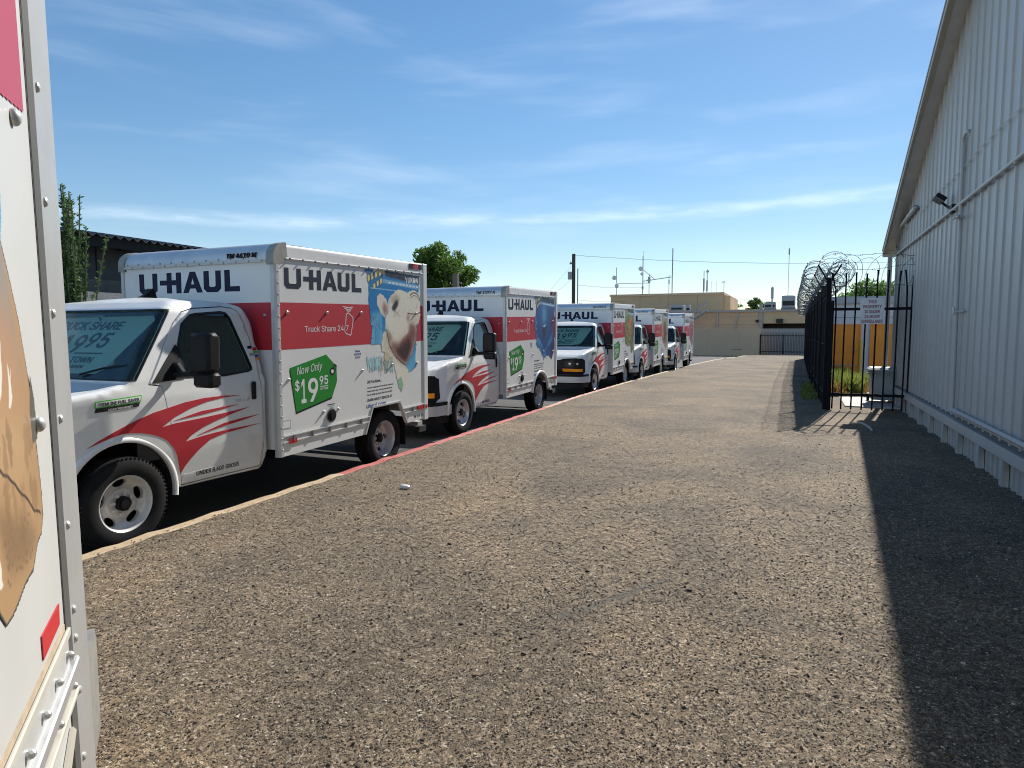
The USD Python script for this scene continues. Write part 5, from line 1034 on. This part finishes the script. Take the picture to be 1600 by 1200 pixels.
solo('white_pipe_rail', cyl((1.0, 25.5, .46), (1.9, 25.5, .46), .02, 8), M['pipe'], 'thin white pipe rail in front of the first orange door', 'rail')
# ------------------------------------------------------------------ trees
def leaf_cloud(centers, radii, n, size, seed, squash=.8):
    r = np.random.default_rng(seed); c = np.asarray(centers); w = np.asarray(radii)**2.2; k = r.choice(len(c), n, p=w/w.sum())
    v = r.normal(size=(n, 3)); v /= np.linalg.norm(v, axis=1, keepdims=True); rad = np.asarray(radii)[k]*(r.random(n)**.38); P = c[k]+v*rad[:, None]*[1, 1, squash]
    a = r.normal(size=(n, 3)); a /= np.linalg.norm(a, axis=1, keepdims=True); b = np.cross(a, r.normal(size=(n, 3))); b /= np.linalg.norm(b, axis=1, keepdims=True)
    s = size*r.uniform(.6, 1.5, n)[:, None]
    V = np.stack([P-a*s, P+b*s*.45, P+a*s, P-b*s*.45], 1).reshape(-1, 3); i = np.arange(n)[:, None]*4
    return trimesh.Trimesh(V, np.vstack([i+[0, 1, 2], i+[0, 2, 3]]), process=False)
def tree(name, label, x, y, base, h, rad, n, size, seed, mt='leaf', nc=26, shape=1., z0=ZA):
    r = np.random.default_rng(seed); T = thing(name, label, 'tree', (x, y, z0)); cen, rr = [], []
    limbs = [tube([(0, 0, -.1), (.03*h*.1, 0, base*.6), (.05, .02, base+.25*(h-base))], [rad*.09, rad*.07, rad*.05], 8)]
    for k in range(nc):
        v = r.normal(size=3); v /= np.linalg.norm(v); v *= r.random()**.4; zz = (v[2]+1)/2
        c = np.array([rad*.82*v[0], rad*.82*v[1], base+(h-base)*(.10+.80*zz)]); cen.append(c); rr.append(rad*(.20+.17*r.random()))
        limbs.append(tube([(.04, .01, base*.7), tuple(c*[.5, .5, 1]*np.array([1, 1, .7])+[0, 0, base*.15]), tuple(c)], [rad*.035, rad*.02, rad*.008], 5))
    part(T, 'trunk', cat_(limbs), M['bark']); part(T, 'crown', leaf_cloud(cen, rr, n, size, seed), M[mt])
tree('round_tree', 'rounded mid green tree rising behind the second truck', -12.75, 22.0, 1.9, 5.35, 1.62, 16000, .07, 6, nc=46)
tree('small_tree', 'small sparse tree top to the right of the rounded tree', -10.9, 22.6, 2.2, 3.75, .50, 900, .06, 9, nc=9)
solo('gate_post', to_tri(rbx(-11.55, -11.35, 21.0, 21.2, ZA, 3.72, .03)), mat('post_brown', (.17, .14, .11), .8), 'brown post in front of the rounded tree', 'post')
tree('yard_tree', 'pale green tree above the roof of the white building', 4.0, 44, 2.2, 4.6, 2.3, 5000, .11, 12, 'leafpale', nc=24)
def ocotillo():
    T = thing('ocotillo', 'tall desert ocotillo with upright leafy stems beside the dark building', 'plant', (-8.62, 5.5, ZA)); r = np.random.default_rng(14); L = []
    for k in range(44):
        ts = np.linspace(0, 1, 12); u_ = k/43; dx, dy = -.45+.74*u_+r.normal()*.03, r.normal()*.22-.10*(u_-.5)
        h = r.uniform(2.7, 3.62) if dx < .12 else r.uniform(2.2, 3.12)
        if k in (30, 40): h = 3.40
        P = np.array([(dx*t**1.35+.02*math.sin(t*6+k), dy*t**1.35+.02*math.cos(t*5+k), h*t) for t in ts])
        part(T, 'stem', tube(P, np.linspace(.017, .008, 12), 6), M['ocostem'])
        m = 250; t = r.uniform(.12, 1, m); c = np.stack([np.interp(t, ts, P[:, j]) for j in range(3)], 1); an = r.uniform(0, 6.28, m); u = np.stack([np.cos(an), np.sin(an), r.uniform(.2, 1., m)], 1); u /= np.linalg.norm(u, axis=1, keepdims=True); w = np.cross(u, r.normal(size=(m, 3))); w /= np.linalg.norm(w, axis=1, keepdims=True)
        s = r.uniform(.03, .055, m)[:, None]; V = np.stack([c+u*.008, c+u*s*.6+w*s*.3, c+u*s*1.3, c+u*s*.6-w*s*.3], 1).reshape(-1, 3); i = np.arange(m)[:, None]*4
        L.append(trimesh.Trimesh(V, np.vstack([i+[0, 1, 2], i+[0, 2, 3]]), process=False))
    p = part(T, 'leaves', cat_(L), M['ocoleaf']); p.SetCustomDataByKey('kind', 'stuff')
M['ocostem'] = mat('ocotillo_stem', (.13, .15, .075), .8, var=.2, vscale=20); M['ocoleaf'] = leaf_mat('ocotillo_leaves', (.08, .14, .04), (.22, .28, .09), .45)
ocotillo()
# ------------------------------------------------------------------ dark building and stucco wall at the left
M['darkmetal'] = mat('dark_cladding', (.052, .054, .062), .6, var=.25, vscale=2, dirt=(.07, .065, .06), dscale=1.5, damount=.5)
M['stucco'] = mat('stucco', (.34, .32, .30), .95, var=.1, vscale=8, bump=1., bscale=28)
def dark_building():
    B = thing('dark_shed', 'dark grey metal shed with a corrugated roof edge behind the nearest truck', 'building', (-14, 0, 0))
    part(B, 'wall', bx(-6, 0, -6, 17, ZA, 3.70), M['darkmetal']); part(B, 'lower_band', bx(-.0, .02, -6, 17, 2.2, 2.75), M['darkband'])
    for k in range(23): part(B, 'seam', bx(0, .012, -5.5+k, -5.48+k, 2.76, 3.44), M['gap'])
    ys = np.arange(-6.4, 17.4, .04); V, F = [], []
    for y in ys:
        z = 3.62+.035*math.sin(y*2*math.pi/.20); V += [(.75, y, z), (-3, y, z+.55), (.75, y, z-.02), (-3, y, z+.53)]
    for i in range(len(ys)-1): a = i*4; F += [(a, a+1, a+5), (a, a+5, a+4), (a+2, a+6, a+7), (a+2, a+7, a+3), (a, a+4, a+6), (a, a+6, a+2)]
    part(B, 'corrugated_roof', trimesh.Trimesh(V, F, process=False), M['darkmetal']); part(B, 'eave_board', bx(.62, .66, -6.3, 17.3, 3.38, 3.60), M['gap'])
    for q in range(-6, 17, 2): part(B, 'rafter', bx(0, .62, q, q+.1, 3.42, 3.56), M['gap'])
M['darkband'] = mat('dark_cladding_worn', (.12, .115, .11), .7, var=.25, vscale=5)
dark_building()
solo('stucco_wall', bx(-13.3, -13.1, -8, 16.5, ZA-.1, 2.42), M['stucco'], 'rough pale stucco boundary wall in front of the dark shed', 'wall')
# ------------------------------------------------------------------ far end of the lane
M['tan'] = mat('tan_wall', (.46, .33, .22), .85, var=.06, vscale=.5, dirt=(.3, .25, .2), dscale=.8, damount=.4)
M['tan2'] = mat('tan_plaster', (.42, .30, .185), .85, var=.06, vscale=.5, dirt=(.25, .2, .16), dscale=.7, damount=.4)
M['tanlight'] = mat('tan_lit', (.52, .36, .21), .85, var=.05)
M['greywall'] = mat('grey_wall', (.27, .25, .23), .85, var=.08)
M['unit'] = mat('rooftop_unit', (.26, .27, .29), .6, metal=.2, var=.1); M['steelgrey'] = mat('galvanised', (.33, .34, .35), .5, metal=.5)
def compound_wall():
    W = thing('compound_wall', 'long tan block wall with barbed posts closing the far end', 'wall', (0, 52, 0))
    xs = np.arange(-16, -2.6, 2.4)
    for k in range(len(xs)):
        a, b = xs[k], min(xs[k]+2.394, -2.58)
        part(W, 'wall_section', bx(a, b, 0, .2, -.2, 1.90), M['tan'])
    for x in np.arange(-15.6, -2.5, .72): part(W, 'barb_post', tube([(x, .1, 1.9), (x, .1, 2.12), (x+.04, -.02, 2.27)], .022, 5), M['steelgrey'])
    for z, dy in ((2.0, .1), (2.12, .1), (2.24, 0)): part(W, 'barbed_wire', tube([(-15.6, dy, z), (-9, dy, z-.01), (-2.6, dy, z)], .008, 4), M['wire'])
    part(W, 'stain', bx(-4.55, -3.85, -.003, -.0, .32, .35), M['gap'])
compound_wall()
def yard_fence():
    W = thing('yard_fence', 'dark iron picket fence at the far right end of the lane', 'fence', (0, 52, 0))
    for x in np.arange(-2.5, 1.6, .105): part(W, 'picket', bx(x-.012, x+.012, -.01, .012, .0, 1.62), M['iron'])
    for z in (.18, 1.36): part(W, 'rail', bx(-2.55, 1.6, .012, .04, z, z+.05), M['iron'])
    for x in (-2.56, -1.0, .6): part(W, 'post', bx(x-.04, x+.04, -.04, .04, 0, 1.5), M['iron'])
yard_fence()
solo('back_wall', bx(-2.54, 4, 53.2, 53.4, -.1, 1.92), M['greywall'], 'plain grey wall behind the far picket fence', 'wall')
def tan_building():
    B = thing('flat_roof_building', 'long low tan building with flat roof beyond the far wall', 'building', (0, 57, 0))
    part(B, 'wall', bx(-16, -2.72, 0, 9, -.1, 3.30), M['tan2']); part(B, 'wall', bx(-2.70, 4, 0, 9, 2.36, 3.30), M['tan2']); part(B, 'recess', bx(-2.70, 4, 2.5, 2.7, -.1, 2.36), M['gap'])
    part(B, 'roof_edge', bx(-16.1, 4.1, -.15, 9.1, 3.30, 3.48), M['greywall']); part(B, 'pilaster', bx(-2.95, -2.68, -.1, 0, -.1, 3.9), M['greywall'])
    part(B, 'wall_line', bx(-16, -2.96, -.012, 0, 2.9, 2.93), M['greywall'])
    for x in (-6.2, -4.6):
        part(B, 'pipe', tube([(x, -.08, 3.28), (x, -.08, 2.9), (x-.18*(x > -5), -.08, 2.4), (x-.18*(x > -5), -.08, .1)], .05, 6), M['steelgrey'])
    st = part(B, 'stair', cat_([tube([(-9.6, -.6, 1.75), (-6.9, -.6, 3.45)], .07, 4), tube([(-9.6, -1.3, 1.75), (-6.9, -1.3, 3.45)], .07, 4), tube([(-9.6, -.6, 2.5), (-6.9, -.6, 4.2)], .03, 4), tube([(-9.6, -1.3, 2.5), (-6.9, -1.3, 4.2)], .03, 4)]), M['steelgrey'], label='grey outside stair rising to the roof')
    for k in range(10):
        x = -9.5+k*.27; part(st, 'tread', bx(x, x+.24, -1.28, -.62, 1.80+k*.17, 1.83+k*.17), M['steelgrey']); part(st, 'baluster', cyl((x, -1.3, 1.8+k*.17), (x, -1.3, 2.55+k*.17), .015, 4), M['steelgrey'])
    part(B, 'lamp', bx(-1.65, -1.15, -.15, 0, 2.38, 2.72), M['gap']); part(B, 'lamp', bx(-3.2, -3.0, -.2, 0, 2.45, 2.65), M['gap'])
tan_building()
def upper_building():
    B = thing('upper_building', 'taller tan building carrying antennas, with a sunlit right end', 'building', (0, 68, 0))
    part(B, 'wall', bx(-18.3, -6.9, 0, 9, 0, 5.40), M['tan2']); part(B, 'parapet', bx(-18.4, -6.85, -.1, 9.1, 5.40, 5.62), M['tan'])
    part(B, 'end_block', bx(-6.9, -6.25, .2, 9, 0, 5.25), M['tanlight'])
    for x in (-15.2, -12.3, -9.4): part(B, 'joint', bx(x, x+.04, -.02, 0, 3.2, 5.4), M['greywall'])
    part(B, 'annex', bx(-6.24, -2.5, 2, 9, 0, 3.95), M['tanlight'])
upper_building()
def on(px, py, Y):
    r = cF*FOC+cR*(px-800)+cU*(600-py); return np.array([0, 0, HC])+r*(Y/r[1])
def mast(name, label, px, pt, pb, Y, r, extra=None, cat='antenna', group=None):
    b, t = on(px, pb, Y), on(px, pt, Y); T = thing(name, label, cat, b, group=group); h = t[2]-b[2]
    part(T, 'mast', cyl((0, 0, -.3), (0, 0, h), r, 8), M['steelgrey'])
    for nm, m in (extra(h) if extra else []): part(T, nm, m, M['dish'] if 'dish' in nm else M['steelgrey'])
M['dish'] = mat('antenna_dish', (.50, .50, .51), .5)
def dish(x, z, r, face=-1):
    q = trimesh.creation.icosphere(2, r); q.vertices = q.vertices*[1, .35, 1]+[x, -.2, z]; return q
mast('dish_mast', 'left rooftop mast carrying two round dishes', 963, 418, 461, 68, .04, lambda h: [('dish', dish(-.18, h*.62, .24)), ('dish', dish(.08, h*.33, .22)), ('cross_arm', cyl((.1, 0, h*.42), (3.4, 0, h*.40), .035, 6))])
mast('dish_mast', 'tallest central rooftop mast with dishes and a slanted brace', 1004, 400, 459, 68, .05, lambda h: [('dish', dish(-.18, h*.66, .24)), ('dish', dish(-.05, h*.52, .17)), ('whip', cyl((0, 0, h-.5), (0, 0, h+.5), .02, 5)), ('brace', cyl((.1, 0, h*.62), (1.2, 0, h*.38), .03, 5)), ('cross_arm', cyl((0, 0, h*.33), (2.9, 0, h*.42), .045, 6)), ('collar', cyl((0, 0, h*.12), (0, 0, h*.2), .10, 8))])
mast('antenna_mast', 'short mast with small panels right of the tallest mast', 1014, 428, 459, 68, .035, lambda h: [('panel', bx(-.12, .12, -.08, .08, h*.55, h*.85)), ('arm', cyl((-.3, 0, h*.7), (.35, 0, h*.7), .02, 5))])
mast('antenna_mast', 'thin mast at the right end of the rooftop cross arm', 1045, 430, 458, 68, .03, lambda h: [('panel', bx(-.06, .06, -.05, .05, h*.5, h*.75))])
mast('whip_antenna', 'tall plain pale whip antenna on the tan rooftop', 1050, 388, 458, 68, .055)
mast('cell_antenna', 'left of two close antennas near the roof end', 1099.5, 423, 455, 68, .035, lambda h: [('panel', cyl((0, 0, 0), (0, 0, h*.62), .085, 8))])
mast('cell_antenna', 'right and taller of two close antennas near the roof end', 1104.5, 421, 455, 68, .04, lambda h: [('panel', cyl((0, 0, 0), (0, 0, h*.5), .085, 8)), ('tip', bx(-.1, .16, -.05, .05, h*.86, h*.95))])
mast('whip_antenna', 'thin short whip right of the paired antennas', 1111, 440, 455, 68, .015); mast('whip_antenna', 'thin short whip farther right on the tan roof', 1119, 440, 455, 68, .015)
mast('vane_mast', 'small mast with a sideways arm at the roof corner', 1131, 439, 456, 68, .025, lambda h: [('arm', cyl((-.25, 0, h*.9), (.1, 0, h*.9), .04, 5))])
mast('pipe_stack', 'stubby dark stack between the rooftop units', 1206, 448, 482, 58, .06, lambda h: [('cap', cyl((0, 0, h*.45), (0, 0, h*.96), .11, 8))], 'stack')
mast('whip_antenna', 'tall lone antenna standing behind the rooftop unit', 1231, 387, 466, 62, .022, lambda h: [('head', cyl((0, 0, h*.86), (0, 0, h*.98), .07, 6))])
def unit(label, px0, px1, pt, pb, Y, d=1.2):
    a, b = on(px0, pb, Y), on(px1, pt, Y); T = thing('rooftop_unit', label, 'air conditioner', (a[0], Y, a[2])); w, h = b[0]-a[0], b[2]-a[2]
    part(T, 'cabinet', rbx(0, w, 0, d, -.05, h, .03), M['unit']); part(T, 'base', bx(-.05, w+.05, -.05, d+.05, -.12, -.05), M['greywall']); part(T, 'louvre', bx(w*.08, w*.92, -.02, 0, h*.15, h*.55), M['gap']); part(T, 'fan_guard', cyl((w*.5, d*.5, h), (w*.5, d*.5, h+.05), min(w, d)*.38, 14), M['unit'])
unit('smaller grey rooftop unit beside the stubby stack', 1194, 1212, 472, 481, 58); unit('larger grey boxy rooftop unit right of the stack', 1221, 1243, 462, 480, 58, 1.5); unit('low pale box on the tan roof above the fifth truck', 1047, 1068, 477, 485, 60)
unit('small vent box on the roof left of the stair', 1072, 1078, 477, 486, 60, .5)
tree('far_tree', 'bright green bushy tree beyond the low tan roof', *on(1178, 480, 75)[:2], 3.5, 5.55, 1.25, 1800, .14, 21, 'leafpale', nc=16, z0=0)
tree('far_tree', 'thin sparse tree left of the bushy one beyond the tan roof', *on(1150, 480, 78)[:2], 3.4, 5.2, .9, 260, .12, 22, 'leafpale', nc=9, z0=0)
tree('far_tree', 'low tree top peeking over the roof between second and third trucks', *on(873, 470, 80)[:2], 3.6, 5.4, .7, 300, .12, 23, 'leaf', nc=8, z0=0)
M['poledark'] = mat('pole_wood', (.045, .036, .028), .9, var=.2)
def pole():
    b = on(896, 470, 62); T = thing('utility_pole', 'dark wooden utility pole with a transformer can behind the trucks', 'utility pole', (b[0], 62, 0))
    part(T, 'pole', cyl((0, 0, -.2), (0, 0, 9.33), .17, 10), M['poledark']); part(T, 'transformer', cyl((-.36, -.1, 6.85), (-.36, -.1, 7.6), .2, 12), M['unit']); part(T, 'cross_bracket', bx(-.4, 0, -.05, .05, 8.35, 8.5), M['bark'])
    part(T, 'cable_riser', cyl((.42, 0, 0), (.42, 0, 7.9), .06, 8), M['steelgrey']); part(T, 'insulator', cyl((-.30, 0, 8.5), (-.30, 0, 8.65), .05, 6), M['dish'])
    return b
pb = pole()
def wire(label, a, c, sag, r=.012):
    t = np.linspace(0, 1, 24); P = np.outer(1-t, a)+np.outer(t, c); P[:, 2] -= sag*4*t*(1-t); solo('overhead_wire', tube(P, r, 4), M['gap'], label, 'wire')
px_ = pb[0]
wire('highest overhead wire running right from the pole top', (px_+.1, 62, 9.2), (12, 75, 8.6), .5, .014); wire('middle overhead wire running right from the pole', (px_+.4, 62, 6.3), (-14, 64, 6.0), .12)
wire('low overhead wire from the pole towards the tan roof', (px_+.4, 62, 4.85), (-16.5, 66, 4.8), .1); wire('lowest overhead wire from the pole to the tan roof corner', (px_+.4, 62, 4.55), (-17, 66, 4.5), .1)
wire('wire dropping left from the pole towards the ground', (px_-.2, 62, 8.2), (px_-2.2, 58, 4.2), -.05, .009); wire('second wire dropping left from the pole, the shallower one', (px_-.3, 62, 6.8), (px_-2.4, 58, 4.0), .05, .009); wire('long low wire crossing right towards the black fence', (-6.5, 70, 5.2), (3.0, 62, 4.2), .25, .010)
# ------------------------------------------------------------------ small things on the gravel
def litter(name, label, x, y, r, seed, mt, cat, squash=.35):
    g = np.random.default_rng(seed); t = trimesh.creation.icosphere(2, r); v = t.vertices*(1+.25*(meshkit.noise(t.vertices/r*1.6+5, seed)-.5)[:, None]*2)*[1.3, .8, squash]; t.vertices = v-[0, 0, v[:, 2].min()]; t.apply_translation([x, y, float(gz([x], [y])[0])-.002])
    solo(name, t, mt, label, cat, smooth=30)
M['litter'] = mat('pale_plastic', (.68, .68, .66), .4); M['clod'] = mat('dark_clod', (.045, .04, .036), .9, var=.3, vscale=30)
litter('crumpled_plastic', 'crumpled white plastic scrap lying on the gravel near the red kerb', -3.63, 5.58, .045, 1, M['litter'], 'litter', .45)
for k, (px_, py_, s, lab) in enumerate(((702, 850, .020, 'dark clod on the gravel left of the lane centre'), (918, 894, .020, 'dark clod beside the grey tar streak'), (986, 895, .014, 'small dark clod above the right end of the tar streak'), (1077, 925, .022, 'dark clod to the right of the tar streak'), (1073, 898, .016, 'dark pebble just above the right clod'), (1024, 831, .014, 'tiny dark pebble up the lane'), (720, 975, .018, 'dark clod on gravel at the lower left of the lane'))):
    v = cF*FOC+cR*(px_-800)+cU*(600-py_); p = np.array([0, 0, HC])-v*HC/v[2]; litter('dark_clod', lab, p[0], p[1], s*.62, 20+k, M['clod'], 'stone', .6)
litter('pale_rock', 'pale flat rock at the end of the gate shadow', 0.94, 12.75, .055, 7, M['litter'] if False else mat('pale_rock', (.40, .34, .27), .9, var=.15), 'rock', .35)
P = np.array([(1.04, 12.95, .012), (1.10, 12.75, .012), (1.14, 12.4, .012), (1.15, 12.1, .012), (1.15, 11.95, .012)]); solo('hose_end', tube(P, .02, 8), mat('old_hose', (.34, .34, .31), .7), 'short pale curved hose end lying at the shadow edge', 'hose', smooth=True)
